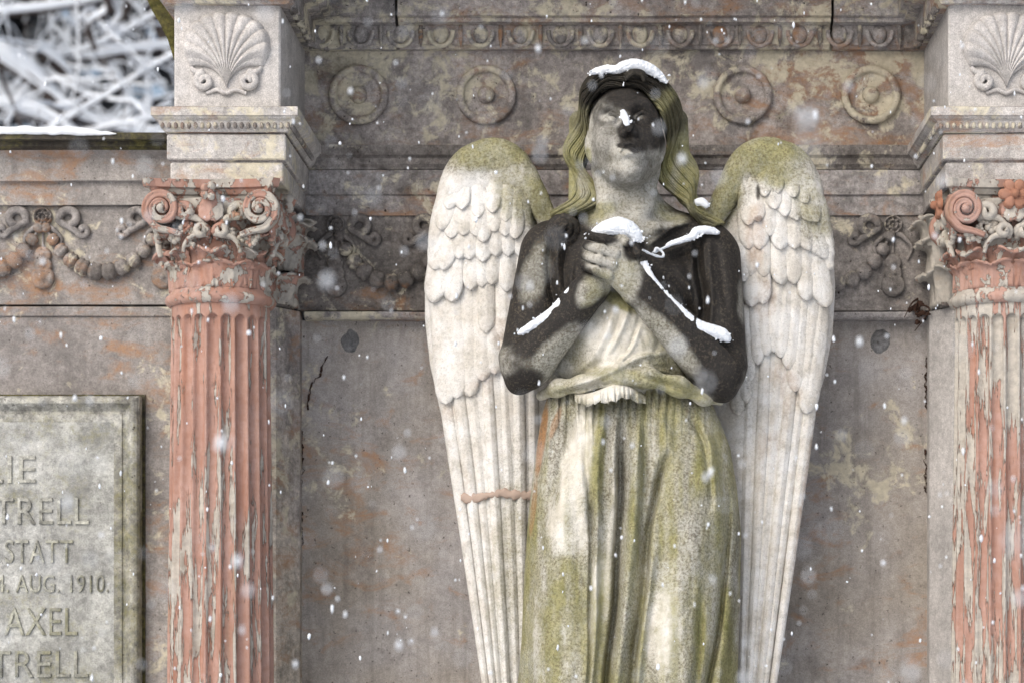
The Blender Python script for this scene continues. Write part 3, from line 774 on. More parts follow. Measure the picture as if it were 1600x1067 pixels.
# the pale inner fillet is worn to the slab; raised lettering
def text_line(s, px0, px1, py0, py1):
    c = bpy.data.curves.new('t', 'FONT'); c.body = s; c.extrude = .02; c.bevel_depth = .012; c.bevel_resolution = 1; c.offset = -.012; c.resolution_u = 6; c.space_character = 1.05
    o = bpy.data.objects.new('t', c); COL.objects.link(o); dg = bpy.context.evaluated_depsgraph_get()
    me = bpy.data.meshes.new_from_object(o.evaluated_get(dg)); bpy.data.objects.remove(o); bpy.data.curves.remove(c)
    V = np.array([v.co[:] for v in me.vertices]); lo, hi = V.min(0), V.max(0)
    A, Bq = W(px0, py1, -.02), W(px1, py0, -.02)
    V2 = np.stack([A[0] + (V[:, 0] - lo[0]) / (hi[0] - lo[0]) * (Bq[0] - A[0]), -.016 - (V[:, 2] - lo[2]) / (hi[2] - lo[2]) * .0065, A[2] + (V[:, 1] - lo[1]) / (hi[1] - lo[1]) * (Bq[2] - A[2])], 1)
    V2[:, 1] -= (fbm(V2, 60, 2, 1) - .5) * .002
    E = np.array([e.vertices[:] for e in me.edges]); lab = np.arange(len(V2))
    while True:                                       # one object for each letter
        n0 = lab.copy(); np.minimum.at(lab, E[:, 0], lab[E[:, 1]]); np.minimum.at(lab, E[:, 1], lab[E[:, 0]])
        if (n0 == lab).all(): break
    polys = [p.vertices[:] for p in me.polygons]; pl_ = np.array([lab[p[0]] for p in polys])
    for q in np.unique(lab):
        vi = np.where(lab == q)[0]; mp = {v: i for i, v in enumerate(vi)}; ff = [np.array([[mp[v] for v in polys[k]]]) for k in np.where(pl_ == q)[0]]
        o = put('letter', V2[vi], ff, M_LET, TB, smooth=False); fixn(o.data)
    bpy.data.meshes.remove(me)
for a_ in (('LIE', -22, 56, 712, 754), ('STRELL', -34, 139, 777, 819), ('STATT', 8, 114, 843, 879), ('4. AUG. 1910.', -6, 170, 898, 925), ('AXEL', 7, 121, 949, 992), ('STRELL', -40, 138, 1016, 1058)): text_line(*a_)

# ------------------------------------------------------------------ COLUMNS
CY = -.36
V, f = leaf(.088, .105, 2.2, 16, 21, 5, .007); mb = MB(); mb.add(V, f); LEAF1 = mb.mesh('acanthus_leaf'); fixn(LEAF1)
V, f = leaf(.075, .150, 2.6, 16, 21, 6, .007); mb = MB(); mb.add(V, f); LEAF2 = mb.mesh('acanthus_leaf'); fixn(LEAF2)
def volute_mesh():
    """scroll facing -y: a tapering band coiled into an eye"""
    n = 90; t = np.linspace(0, 1, n); th = R(-150) - t * R(640) ; r = .036 * (1 - t) ** .8 + .005
    stem = spline([(.050, 0, -.062), (.020, 0, -.052), (-.012, 0, -.044), (.034 * math.cos(R(-150)) - .004, 0, .034 * math.sin(R(-150)) - .004)], 20)[:-1]
    P = np.concatenate([stem, np.stack([r * np.cos(th), 0 * t - .010 * t, r * np.sin(th)], 1)]); m = len(P)
    u = np.linspace(0, 1, m); wd = np.interp(u, [0, .2, .5, 1], [.006, .0105, .0095, .006]); dp = np.interp(u, [0, .2, 1], [.02, .034, .022])
    T = np.gradient(P, axis=0); T /= np.linalg.norm(T, axis=1)[:, None]; N = np.stack([-T[:, 2], 0 * T[:, 0], T[:, 0]], 1)
    cs = [(-1, .5), (-1, -.35), (-.6, -.5), (-.25, -.42), (.25, -.42), (.6, -.5), (1, -.35), (1, .5)]
    V = np.stack([P + N * (wd * a_)[:, None] + np.array([0, 1, 0]) * (dp * b_)[:, None] for a_, b_ in cs], 1).reshape(-1, 3)
    k = MB(); k.add(V, [gridfaces(m, 8, False, True), np.array([[0, 1, 2, 3, 4, 5, 6, 7]]), np.array([[(m - 1) * 8 + j for j in range(8)][::-1]])])
    V, f = lathe([(.011, -.012), (.011, .018), (.009, .024), (.004, .027), (0, .0275)], 20); k.add(V, f)
    V, f = lathe([(.034, -.020), (.034, -.002), (.030, .002), (0, .003)], 28); k.add(V, f)
    me = k.mesh('volute'); fixn(me); return me
VOL = volute_mesh()
VOLM = VOL.copy(); VOLM.name = 'volute'
_v = np.array([v.co[:] for v in VOLM.vertices]); _v[:, 0] *= -1; VOLM.vertices.foreach_set('co', _v.astype(np.float32).ravel()); VOLM.flip_normals(); VOLM.update()
def helix_mesh(q):
    n = 50; t = np.linspace(0, 1, n); th = R(200) - t * R(430); r = .013 * (1 - t) + .004
    P = np.concatenate([spline([(.046, 0, -.052), (.040, -.004, -.030), (.022, -.006, -.012), (r[0] * math.cos(th[0]), -.006, r[0] * math.sin(th[0]))], 18)[:-1], np.stack([r * np.cos(th), -.006 - .008 * t, r * np.sin(th)], 1)])
    P[:, 0] *= q; V, f = tube(P, np.interp(np.linspace(0, 1, len(P)), [0, .3, 1], [.005, .0095, .0095]), 8); k = MB(); k.add(V, f); me = k.mesh('helix'); fixn(me); return me
HEL = {1: helix_mesh(1), -1: helix_mesh(-1)}
def blob_mesh():
    k = MB()
    for i in range(5):
        a_ = i * 1.26; c = np.array([.010 * math.cos(a_), -.004, .010 * math.sin(a_)]) if i else np.zeros(3)
        V, f = lathe([(0, -.009), (.006, -.006), (.0085, 0), (.006, .006), (0, .0085)], 12); k.add(V + c, f)
    me = k.mesh('carved_berry'); fixn(me); return me
BERRY = blob_mesh()
def flower_mesh():
    a_ = np.linspace(0, 2 * math.pi, 90, endpoint=False)[None, :]; r = np.linspace(0, 1, 16)[:, None]
    pet = np.abs(np.cos(a_ * 3)) ** .45; R_ = .020 + .016 * pet; x_ = r * R_ * np.cos(a_); z_ = r * R_ * np.sin(a_)
    h = .008 + .005 * np.sin(r * math.pi * .8) * pet + .010 * np.exp(-(r / .22) ** 2); h = h * np.clip((1.01 - r) * 8, 0, 1)
    k = MB(); k.add(np.stack([x_, -h, z_], -1).reshape(-1, 3), [gridfaces(16, 90, False, True)])
    V, f = lathe([(.010, .008), (.0095, .020), (.006, .0245), (0, .026)], 20); k.add(V, f); me = k.mesh('flower'); fixn(me); return me
FLOW = flower_mesh()
def column(pxc, mats, label, whole):
    ms, mc, mg = mats; xc = XX(pxc, CY); r = thing('column', (xc, CY, 0), label, 'column', 'fluted columns'); c = np.array([xc, CY, 0])
    zt, zr0, zr1 = ZZ(488, CY - .1), ZZ(471, CY - .1), ZZ(452, CY - .1)
    NA, NZ = 352, 260; zz_ = np.concatenate([np.linspace(.62, zt - .04, NZ - 40), np.linspace(zt - .039, zr0, 40)])[:, None]; a_ = np.linspace(0, 2 * math.pi, NA, endpoint=False)[None, :]
    rad = np.interp(zz_, [.5, 1.55, 2.31], [.1235, .1195, .1105]); nf = 22
    ph = np.abs(((a_ * nf / (2 * math.pi)) % 1) - .5) * 2         # 0 mid-flute, 1 on the fillet
    prof = np.sqrt(np.clip(1 - (ph / .80) ** 2, 0, 1)); top = np.clip((zt - .004 - zz_) / .012, 0, 1)
    top = np.sqrt(np.clip(1 - (1 - top) ** 2, 0, 1)); lim = .80 * top + .001
    prof = np.where(ph < lim, np.sqrt(np.clip(1 - (ph / np.maximum(lim, .01)) ** 2, 0, 1)), 0)
    rad = rad - .0135 * prof * np.clip(top * 1.4, 0, 1)
    V = np.stack([rad * np.cos(a_), rad * np.sin(a_), zz_ + 0 * a_], -1).reshape(-1, 3)
    V[:, :2] *= (1 + (fbm(V + pxc, 14, 3, 2) - .5)[:, None] * .020 * (fbm(V + pxc, 5, 2, 7) > .46)[:, None])
    put('shaft', V + c, [gridfaces(NZ, NA, False, True)[:, ::-1]], ms, r); fixn(r.children[-1].data)
    rr = .1105; prof = [(rr, zr0 - .004), (rr + .006, zr0 - .003), (rr + .012, zr0 + .003), (rr + .0145, zr0 + .010), (rr + .012, zr0 + .017), (rr + .005, zr0 + .0225), (rr + .001, zr1 + .004)]
    V, f = lathe(prof, 72, 'z'); V[:, :2] *= 1 + (fbm(V, 40, 2, 5) - .5)[:, None] * .012; o = put('neck_ring', V + c, f, mc if not whole else ms, r); fixn(o.data)
    # capital
    za0, za1 = ZZ(313, CY - .13), ZZ(279, CY - .14)
    bz = np.linspace(zr1, za0 + .005, 24); br = np.interp((bz - zr1) / (za0 - zr1), [0, .5, .8, 1], [.1085, .110, .120, .135])
    V, f = lathe(np.stack([br, bz], 1), 64, 'z'); cap = put('capital', V + c, f, mc, r); fixn(cap.data)
    # abacus: concave sides and cut corners
    def outline(h, cc):
        pts = []
        for s in range(4):
            t = np.linspace(-1, 1, 13); q = np.stack([t * h, -(h - cc * (1 - t ** 2))], 1); q[0, 0] += .0; ca, sa = math.cos(s * math.pi / 2), math.sin(s * math.pi / 2)
            q = q * 1.0; q[[0, -1]] = [(-h + .010, -h - .004), (h - .010, -h - .004)]
            pts.append(np.stack([q[:, 0] * ca - q[:, 1] * sa, q[:, 0] * sa + q[:, 1] * ca], 1))
        return np.concatenate(pts)
    lev = [(za0, .122, .022), (za0 + .012, .126, .022), (za0 + .016, .132, .022), (za0 + .026, .137, .022), (za0 + .029, .145, .022), (za1, .149, .022)]
    rings = [np.c_[outline(h, cc), np.full(52, zz0)] for zz0, h, cc in lev]; V = np.concatenate(rings); k = MB()
    V[:, :2] *= 1 + (fbm(V + pxc, 30, 3, 6) - .5)[:, None] * .025
    k.add(V + c, [gridfaces(len(lev), 52, False, True), np.array([np.arange(52)[::-1]]), np.array([np.arange(52) + 52 * (len(lev) - 1)])]); ab = k.put('abacus', mc, cap, smooth=False); fixn(ab.data)
    D = lambda ang, rad_, zz0: c + np.array([rad_ * math.sin(ang), -rad_ * math.cos(ang), zz0])
    for i in range(8):                     # lower leaves
        ang = i * math.pi / 4 + math.pi / 8; o = link('acanthus_leaf', LEAF1, mc, cap, D(ang, .106, zr1 + .002)); o.rotation_euler = (R(random.uniform(-5, 5)), 0, ang); o.scale = (1.0, .55, random.uniform(.72, .8))
    for i in range(8):                     # upper leaves
        ang = i * math.pi / 4; o = link('acanthus_leaf', LEAF2, mg if i % 2 else mc, cap, D(ang, .108, zr1 + .004)); o.rotation_euler = (R(random.uniform(-4, 4)), 0, ang); o.scale = (.95, .70, .80)
    for i in range(4):                     # corner volutes, helices, corner leaves and flowers
        A = i * math.pi / 2
        for q in (-1, 1):
            base = D(A, .124, 0); side = np.array([math.cos(A), math.sin(A), 0]); zv = ZZ(328, CY - .13)
            o = link('volute', VOL if q < 0 else VOLM, mc, cap, base * 1.0 + np.array([math.sin(A), -math.cos(A), 0]) * (.010 if i % 2 == 0 else -.004) + side * q * (.108 if i % 2 == 0 else .078) + np.array([0, 0, zv])); o.rotation_euler.z = A; o.scale = (.88, 1.1, .92)
            o = link('helix', HEL[-q], mg, cap, base * 1.0 + side * q * .058 + 0 * D(A, -.0, 0) + np.array([0, 0, zv - .006])); o.rotation_euler.z = A; o.scale = (1.1, 1.2, 1.1)
            o = link('helix', HEL[q], mg, cap, base + side * q * .022 + np.array([0, 0, ZZ(362, CY - .13)])); o.rotation_euler.z = A; o.scale = (.9, 1.2, .9)
            for j in range(7):
                o = link('carved_berry', BERRY, mg, cap, base + side * q * random.uniform(.03, .10) + np.array([0, 0, ZZ(random.uniform(345, 385), CY - .13)])); s_ = random.uniform(.55, .95); o.scale = (s_, s_, s_); o.rotation_euler = (0, random.uniform(0, 6), A)
        ang = A + math.pi / 4; o = link('acanthus_leaf', LEAF2, mg, cap, D(ang, .112, ZZ(420, CY - .1))); o.rotation_euler = (R(-6), 0, ang); o.scale = (.85, 1.0, .75)
        if whole: o = link('flower', FLOW, M_FLOW, cap, D(A, .142, ZZ(303, CY - .15)))
        else: o = link('flower', BERRY, mg, cap, D(A, .150, ZZ(300, CY - .15))); o.scale = (1.25, 1.2, 1.25)
        o.rotation_euler.z = A
        V, f = leaf(.055, .07, .5); V = V * np.array([1, 1, -1]); k = MB(); k.add(V, f); me = k.mesh('flower_leaf'); fixn(me)
        o = link('flower_leaf', me, mc, cap, D(A, .136, ZZ(296, CY - .15))); o.rotation_euler.z = A
    # base and plinth
    prof = [(.17, .50), (.172, .52), (.172, .535), (.165, .552), (.145, .556), (.138, .57), (.145, .585), (.150, .597), (.145, .61), (.128, .615), (.124, .64)]
    V, f = lathe(prof, 64, 'z'); o = put('base', V + c, f, ms, r); fixn(o.data)
    V, f = box(xc - .19, xc + .19, CY - .19, -.101, -.06, .50, .01); put('plinth', V, f, M_WALL, r, smooth=False)
    return r
column(345, (M_SHAFT, M_CAP, M_CAPG), 'salmon fluted column with flaking paint and leafy capital beside the inscribed tablet', False)
column(1569, (M_SHAFT2, M_CAP2, M_CAPG), 'salmon fluted column with heavily flaking grey paint and flower capital at right edge', True)
# ================================================================== ANGEL
AN = thing('angel_statue', tuple(toworld([L(975, 1520, 0)])[0]), 'weathered marble angel statue with folded hands, pale wings and blackened shoulders', 'statue')
def paint(P, red=(0, ()), green=(0, ()), blue=(0, ()), rag=.35, rust=(0, ())):
    px, py = local_to_px(P); N1 = fbm(P, .045, 3, 4) - .5; N2 = fbm(P + 50, .02, 2, 9) - .5
    out = np.ones((len(P), 4))
    for ch, (base, blobs) in enumerate((red, green, blue, rust)):
        v = np.full(len(P), float(base))
        for (cx, cy, rx, ry, an, val) in blobs:
            c, s = math.cos(R(an)), math.sin(R(an)); dx, dy = px - cx, py - cy
            d = np.sqrt(((dx * c + dy * s) / rx) ** 2 + ((-dx * s + dy * c) / ry) ** 2) + N1 * rag + N2 * rag
            m = 1 - sstep(.55, 1.35, d); v = v + (val - v) * m
        out[:, ch] = v
    return out

# ------------------------------------------------------------------ body: head, neck, shoulders, arms, clasped hands
S = SDF((-205, 330, -100), (225, 905, 185), 1.4)
# head frame: looking up, a little turned and tilted
HC = L(977, 220, 38)
def rot(pitch, yaw, roll):
    cp, sp = math.cos(pitch), math.sin(pitch); cy, sy = math.cos(yaw), math.sin(yaw); cr, sr = math.cos(roll), math.sin(roll)
    Rx = np.array([[1, 0, 0], [0, cp, sp], [0, -sp, cp]]); Ry = np.array([[cy, 0, sy], [0, 1, 0], [-sy, 0, cy]]); Rz = np.array([[cr, -sr, 0], [sr, cr, 0], [0, 0, 1]])
    return Rz @ Rx @ Ry
HR = rot(R(18), R(4), R(4))
H = lambda x, y, z: HC + HR @ np.array([x, y, z], float)
S.ell(H(0, 16, -12), (59, 76, 78), 4, rot=HR)
S.ell(H(0, -20, 14), (46, 66, 50), 16, rot=HR)
S.cone(H(0, -75, 46), H(0, -66, 38), 14, 18, 18)
for s in (-1, 1):
    S.cone(H(s * 35, -32, -6), H(s * 5, -72, 38), 16, 13, 18)
    S.ell(H(s * 28, -20, 40), (18, 22, 19), 18, rot=HR)
    S.chain([H(s * 42, 20, 40), H(s * 28, 30, 52), H(s * 10, 24, 60)], [6, 6, 5], 14)
    S.ell(H(s * 56, -6, -8), (7, 22, 13), 5, rot=HR)
    S.ell(H(s * 52, -30, -2), (6, 8, 8), 4, rot=HR)
for s in (-1, 1):
    S.ell(H(s * 26, 7, 74), (21, 19, 25), 7, 'sub', rot=HR)
    S.ell(H(s * 25, 2, 44), (15.5, 14.5, 15), .8, rot=HR)
    S.chain([H(s * 42, 0, 44), H(s * 36, 11, 52), H(s * 25, 16, 57), H(s * 15, 11, 58), H(s * 8.5, 0, 54)], [1.6, 2.4, 2.8, 2.4, 1.6], .8)
    S.chain([H(s * 42, 0, 44), H(s * 35, -10, 52), H(s * 25, -13.5, 56), H(s * 14, -10, 57), H(s * 8.5, 0, 54)], [1.5, 2.2, 2.4, 2.2, 1.4], .8)
    S.ell(H(s * 25, 4, 59.5), (4.6, 4.6, 2.6), .8, 'sub', rot=HR)
S.chain([H(0, 20, 58), H(0, 4, 65), H(0, -14, 76), H(0, -24, 81)], [6, 5.4, 6.2, 6.8], 8)
for s in (-1, 1): S.ell(H(s * 8.5, -27, 70), (5.4, 5.6, 8), 4, rot=HR)
for s in (-1, 1): S.ell(H(s * 4.6, -33, 74), (2.8, 3.6, 5), 1.5, 'sub', rot=HR)
S.ell(H(0, -52, 57), (24, 16, 16), 12, rot=HR)
S.chain([H(-14, -56, 64), H(-7, -47, 72), H(0, -48, 74), H(7, -47, 72), H(14, -56, 64)], [2.2, 3.4, 3.0, 3.4, 2.2], 2.5)
S.chain([H(-9, -63, 66), H(0, -63, 72), H(9, -63, 66)], [3.6, 5.0, 3.6], 3)
S.chain([H(-13, -58, 67), H(-6, -53.5, 74), H(0, -53, 75), H(6, -53.5, 74), H(13, -58, 67)], [1.8, 3.4, 3.8, 3.4, 1.8], .8, 'sub')
S.ell(H(0, -69, 69), (12, 3.5, 5), 5, 'sub', rot=HR)
# neck and shoulders
S.cone(L(980, 262, 14), L(977, 345, -4), 44, 50, 20)
S.cone(L(977, 345, -4), L(972, 372, 2), 54, 66, 20)
for s, sh in ((-1, L(868, 386, 0)), (1, L(1096, 382, 0))): S.cone(L(977 + s * 30, 345, -12), sh, 30, 40, 34)
for s in (-1, 1): S.chain([L(977 + s * 12, 372, 62), L(977 + s * 45, 358, 52), L(977 + s * 85, 352, 30)], [5, 7, 6], 14)
for s in (-1, 1): S.chain([L(977 + s * 40, 270, 20), L(977 + s * 30, 320, 48), L(977 + s * 10, 368, 60)], [9, 9, 7], 18)
S.ell(L(972, 450, 0), (118, 100, 72), 30)
S.ell(L(918, 455, 45), (48, 46, 36), 24); S.ell(L(1035, 455, 45), (50, 46, 36), 24)
# arms
S.cone(L(858, 398, 6), L(823, 558, 36), 46, 41, 18); S.cone(L(1112, 402, 6), L(1123, 560, 36), 45, 43, 18)
S.cone(L(823, 568, 62), L(922, 452, 112), 40, 27, 10, sq=.85); S.cone(L(1121, 578, 62), L(1000, 450, 116), 43, 28, 10, sq=.85)
S.cone(L(820, 572, 52), L(809, 600, 50), 36, 15, 22); S.cone(L(1124, 582, 52), L(1130, 612, 50), 37, 15, 22)
# crease that divides upper arm and forearm, drapery hollows beside the chest
S.chain([L(786, 548, 88), L(815, 520, 84), L(868, 470, 92), L(905, 432, 100)], [5, 8, 9, 7], 10, 'sub')
S.chain([L(1163, 560, 86), L(1130, 530, 84), L(1072, 476, 92), L(1022, 425, 102)], [5, 8, 9, 7], 10, 'sub')
# cloth knot on the left shoulder
KC = L(880, 360, 46)
for k, (r0, wv) in enumerate(((20, 0), (11, 8))):
    t = np.linspace(0, 5.6, 12); S.chain([KC + np.array([r0 * math.cos(q) , r0 * .9 * math.sin(q), wv + 3 * math.sin(2 * q)]) for q in t], 7.5 - 2 * k, 3)
S.chain([KC + np.array([-6, -4, 14]), KC + np.array([4, 6, 16])], [5, 5], 3)
for d in ((-16, -26),): S.cone(KC + np.array([*np.array(d) * .6, 4]), KC + np.array([*np.array(d) * 1.5, -14]), 7, 10, 6)
# hands: the front hand lies over the other, fingers pointing to the left
S.cone(L(996, 452, 118), L(978, 428, 124), 26, 24, 8, sq=.75); S.cone(L(978, 430, 126), L(964, 402, 130), 26, 22, 10, sq=.72)
S.cone(L(926, 452, 104), L(945, 410, 108), 24, 26, 8, sq=.8)
for a, b, c, r in (((966, 383, 138), (944, 374, 145), (922, 369, 126), 7.6), ((961, 398, 144), (940, 390, 149), (917, 384, 130), 7.8), ((957, 414, 144), (936, 406, 148), (913, 400, 128), 7.7), ((951, 430, 140), (932, 423, 143), (912, 416, 124), 7.4)):
    S.chain([L(*a), L(*b), L(*c)], [r + 1.2, r, r - .6], 1.6)
for a, b, c, r in (((946, 372, 122), (962, 364, 130), (980, 380, 146), 8.2), ((966, 368, 116), (984, 376, 128), (996, 396, 140), 8.2), ((982, 374, 108), (998, 384, 118), (1005, 404, 128), 7.6)):
    S.chain([L(*a), L(*b), L(*c)], [r, r, r - 1.2], 1.6)
S.chain([L(940, 388, 112), L(946, 364, 122), L(962, 356, 120)], [10, 9, 7], 4)           # thumbs crossed on top
S.cone(L(985, 395, 112), L(970, 372, 110), 22, 16, 8)
for a, b in (((962, 390, 153), (914, 376, 136)), ((959, 406, 154), (910, 392, 136)), ((954, 422, 151), (910, 408, 132)), ((975, 387, 152), (986, 400, 150))): S.cone(L(*a), L(*b), 2.2, 2.6, 1.0, 'sub')
V, Q = S.mesh(); V = relax(V, Q, 1, .35)
V[:, 2] += fold_disp(V, [([(862, 372), (858, 410), (862, 455), (872, 480)], 6, -11), ([(874, 376), (871, 420), (876, 470)], 5, 7), ([(886, 385), (882, 425), (886, 462)], 4, -7), ([(898, 390), (893, 430), (894, 452)], 4, 4),
  ([(1090, 372), (1092, 420), (1100, 470), (1098, 515)], 7, -16), ([(1106, 368), (1108, 415), (1112, 470), (1108, 520)], 6, 7), ([(1080, 376), (1082, 425), (1090, 470), (1086, 512)], 5, 8), ([(1098, 376), (1101, 420), (1104, 450)], 2.5, 5), ([(1056, 420), (1076, 446), (1084, 490)], 4, 6), ([(1048, 432), (1066, 456), (1074, 486)], 4, -5),
  ([(1030, 398), (1060, 388), (1098, 366)], 5, 6), ([(1036, 410), (1066, 402), (1086, 394)], 5, -6), ([(1120, 380), (1128, 430), (1136, 490)], 6, -4), ([(835, 380), (822, 440), (812, 500)], 7, -4),
  ([(905, 352), (935, 372), (950, 384)], 4, 5), ([(1008, 388), (1032, 372), (1062, 352), (1096, 350)], 4, 5)], wmin=10)
V += (fbm(V, .12, 3, 2) - .5)[:, None] * np.array([0, 0, 1.6])
st = paint(V,
  red=(.10, [(860, 450, 105, 150, 12, 1.0), (1105, 465, 100, 170, -8, 1.0), (1000, 425, 140, 85, 0, 1.0), (965, 395, 70, 60, 0, .85),
             (975, 325, 58, 62, 0, .16), (975, 372, 45, 20, 0, .2), (1040, 345, 35, 12, 0, .2),
             (838, 425, 24, 58, 14, .42), (866, 556, 62, 26, -48, .25), (815, 598, 36, 26, -20, .85), (1040, 528, 72, 22, 48, .20), (1135, 570, 28, 75, 10, .95), (1160, 470, 10, 40, 0, .5),
             (970, 425, 34, 44, -20, .10), (936, 400, 26, 24, 15, .12), (940, 372, 30, 9, 10, .85), (992, 388, 16, 22, 40, .85), (922, 456, 20, 30, 40, .3),
             (978, 118, 75, 28, 0, .95), (977, 150, 70, 27, 0, .95), (1014, 195, 38, 46, 0, .98), (944, 200, 30, 46, 0, .50), (946, 181, 24, 16, 0, .66), (949, 185, 12, 6, 0, .34), (997, 184, 10, 5, 0, .60), (978, 208, 13, 22, 0, .93), (990, 230, 24, 10, 15, .88), (975, 228, 11, 4, 0, 1.0), (973, 246, 14, 12, 0, .06), (985, 282, 44, 18, 0, .45), (935, 246, 20, 34, 0, .46), (1012, 258, 24, 22, 0, .48), (917, 200, 8, 60, 0, .1)]),  # dark eye-socket ring and mouth opening are shade painted in beside the crust
  green=(.10, [(925, 335, 40, 16, -20, .7), (1050, 335, 30, 14, 20, .6), (962, 470, 34, 10, 30, .75), (925, 470, 12, 30, 40, .5), (940, 440, 30, 16, 20, .45), (977, 430, 20, 30, 0, .35), (918, 245, 8, 16, 0, .8)]),
  blue=(.55, [(975, 420, 60, 60, 0, .5), (977, 300, 60, 40, 0, .5), (975, 190, 75, 85, 0, .42), (860, 560, 60, 30, -48, .85), (1045, 530, 70, 30, 48, .75), (838, 425, 30, 66, 14, .95)]))
put('body', toworld(V), [Q], M_BODY, AN, attr=st)

# ------------------------------------------------------------------ hair
S = SDF((-115, 590, -110), (165, 905, 125), 1.5)
S.ell(H(0, 30, -32), (62, 71, 72), 4, rot=HR)
S.ell(L(992, 119, 60), (18, 11, 14), 5)
S.chain([L(976, 110, 34), L(976, 120, 52), L(977, 131, 66)], [9, 9, 5], 4)
S.chain([L(978, 124, 78), L(988, 115, 79), L(1002, 117, 76), L(1006, 126, 76)], [3.5, 4, 4, 3], 1)
S.chain([L(905, 190, -14), L(903, 250, -24), L(898, 310, -10)], [16, 14, 10], 8); S.chain([L(1055, 190, -16), L(1062, 250, -26), L(1072, 305, -12), L(1098, 340, 0)], [20, 16, 14, 10], 8)
HM = MB(); V, Q = S.mesh(); HM.add(V, [Q])
def hair_sheet(inner, outer, nl, seed, lift=0.0, sq=1.0):
    """a fall of carved hair between two edge curves: broad waves, locks, then fine strands, closed behind"""
    rs = np.random.default_rng(seed); NT, NW = 190, 110; t = np.linspace(0, 1, NT)[:, None]; u = np.linspace(0, 1, NW)[None, :]
    I_, O_ = spline(inner, NT)[:, None, :], spline(outer, NT)[:, None, :]; P = I_ * (1 - u[..., None]) + O_ * u[..., None]
    am = np.clip(t * 2.2, .15, 1); ph = rs.uniform(0, 6); warp = u * nl + .55 * np.sin(t * 10 + ph) * am + .30 * np.sin(t * 23 + ph * 2 + u * 5)
    q = np.stack([(u * 9 + 0 * t).ravel(), (t * 4 + 0 * u).ravel(), 0 * (u + t).ravel()], 1); nz = fbm(q + seed, 1.0, 3, seed).reshape(NT, NW) - .5
    lock = np.abs(np.sin(math.pi * (warp + nz * .5))) ** .7; strand = np.abs(np.sin(math.pi * (warp * 3.7 + nz * .8 + .4 * np.sin(t * 17))))
    off = 7.0 * lock + 3.4 * strand + 9 * np.cos(t * 13 + ph + u * 1.6) * am * .6
    bow = 17 * np.clip(np.sin(math.pi * u), 0, 1) ** .6 - 8
    P[..., 0] += (9.5 * np.sin(t * 16 + ph + u * 2.2) + 2 * np.sin(t * 29 + u * 4)) * am; P[..., 1] += 2.0 * np.cos(t * 11 + u * 6)
    P[..., 2] += bow + off + lift
    sc = 1 - P[..., 2] / (SU * (SY - CAMY)); Fp = np.stack([(P[..., 0] - PX0) * sc, (PY0 - P[..., 1]) * sc, P[..., 2]], -1)
    # push the relief out along the head's curve where the fall turns over the crown
    Bk = Fp.copy(); Bk[..., 2] = np.minimum(Fp[..., 2] - 12, (Fp[:, :1, 2] + Fp[:, -1:, 2]) / 2 - 8); n = NT * NW; g = gridfaces(NT, NW); idx = np.arange(n).reshape(NT, NW)
    loop = np.concatenate([idx[0, :], idx[1:, -1], idx[-1, -2::-1], idx[-2:0:-1, 0]]); l2 = np.roll(loop, -1)
    HM.add(np.concatenate([Fp.reshape(-1, 3), Bk.reshape(-1, 3)]), [g, g[:, ::-1] + n, np.stack([loop, l2, l2 + n, loop + n], 1)])
LI = [(976, 134, 68), (950, 139, 66), (931, 158, 58), (920, 188, 44), (916, 222, 26), (922, 256, 22), (932, 290, 24), (928, 318, 32), (908, 336, 34)]
LO = [(974, 108, 36), (930, 113, 32), (904, 146, 18), (892, 192, 2), (889, 238, -10), (893, 272, -8), (886, 306, 4), (874, 330, 18), (862, 343, 22)]
RI = [(976, 134, 68), (1006, 142, 66), (1025, 164, 56), (1034, 198, 40), (1037, 232, 24), (1036, 264, 16), (1046, 298, 20), (1066, 326, 30), (1092, 346, 34), (1108, 358, 34)]
RO = [(980, 106, 36), (1020, 111, 32), (1048, 140, 16), (1066, 176, 0), (1077, 214, -12), (1080, 250, -14), (1086, 284, -8), (1094, 312, 4), (1110, 332, 14), (1122, 350, 18)]
hair_sheet(LI, LO, 4.0, 3); hair_sheet(RI, RO, 4.6, 8)
V = np.concatenate(HM.V)
st = paint(V, red=(.12, [(978, 122, 85, 40, 0, .97), (1058, 180, 26, 50, 25, .62), (905, 180, 20, 36, -10, .5), (940, 140, 40, 20, -30, .9), (1095, 345, 24, 10, 25, .55), (940, 290, 8, 30, 0, .3)]),
           green=(.72, [(905, 260, 30, 60, 0, .82), (1062, 270, 30, 60, 0, .80), (912, 285, 10, 30, 0, .45), (1055, 270, 8, 40, 10, .5), (1040, 250, 12, 30, 0, .9)]), blue=(.45, []))
o = put('hair', toworld(V), HM.F, M_BODY, AN, attr=st); fixn(o.data)

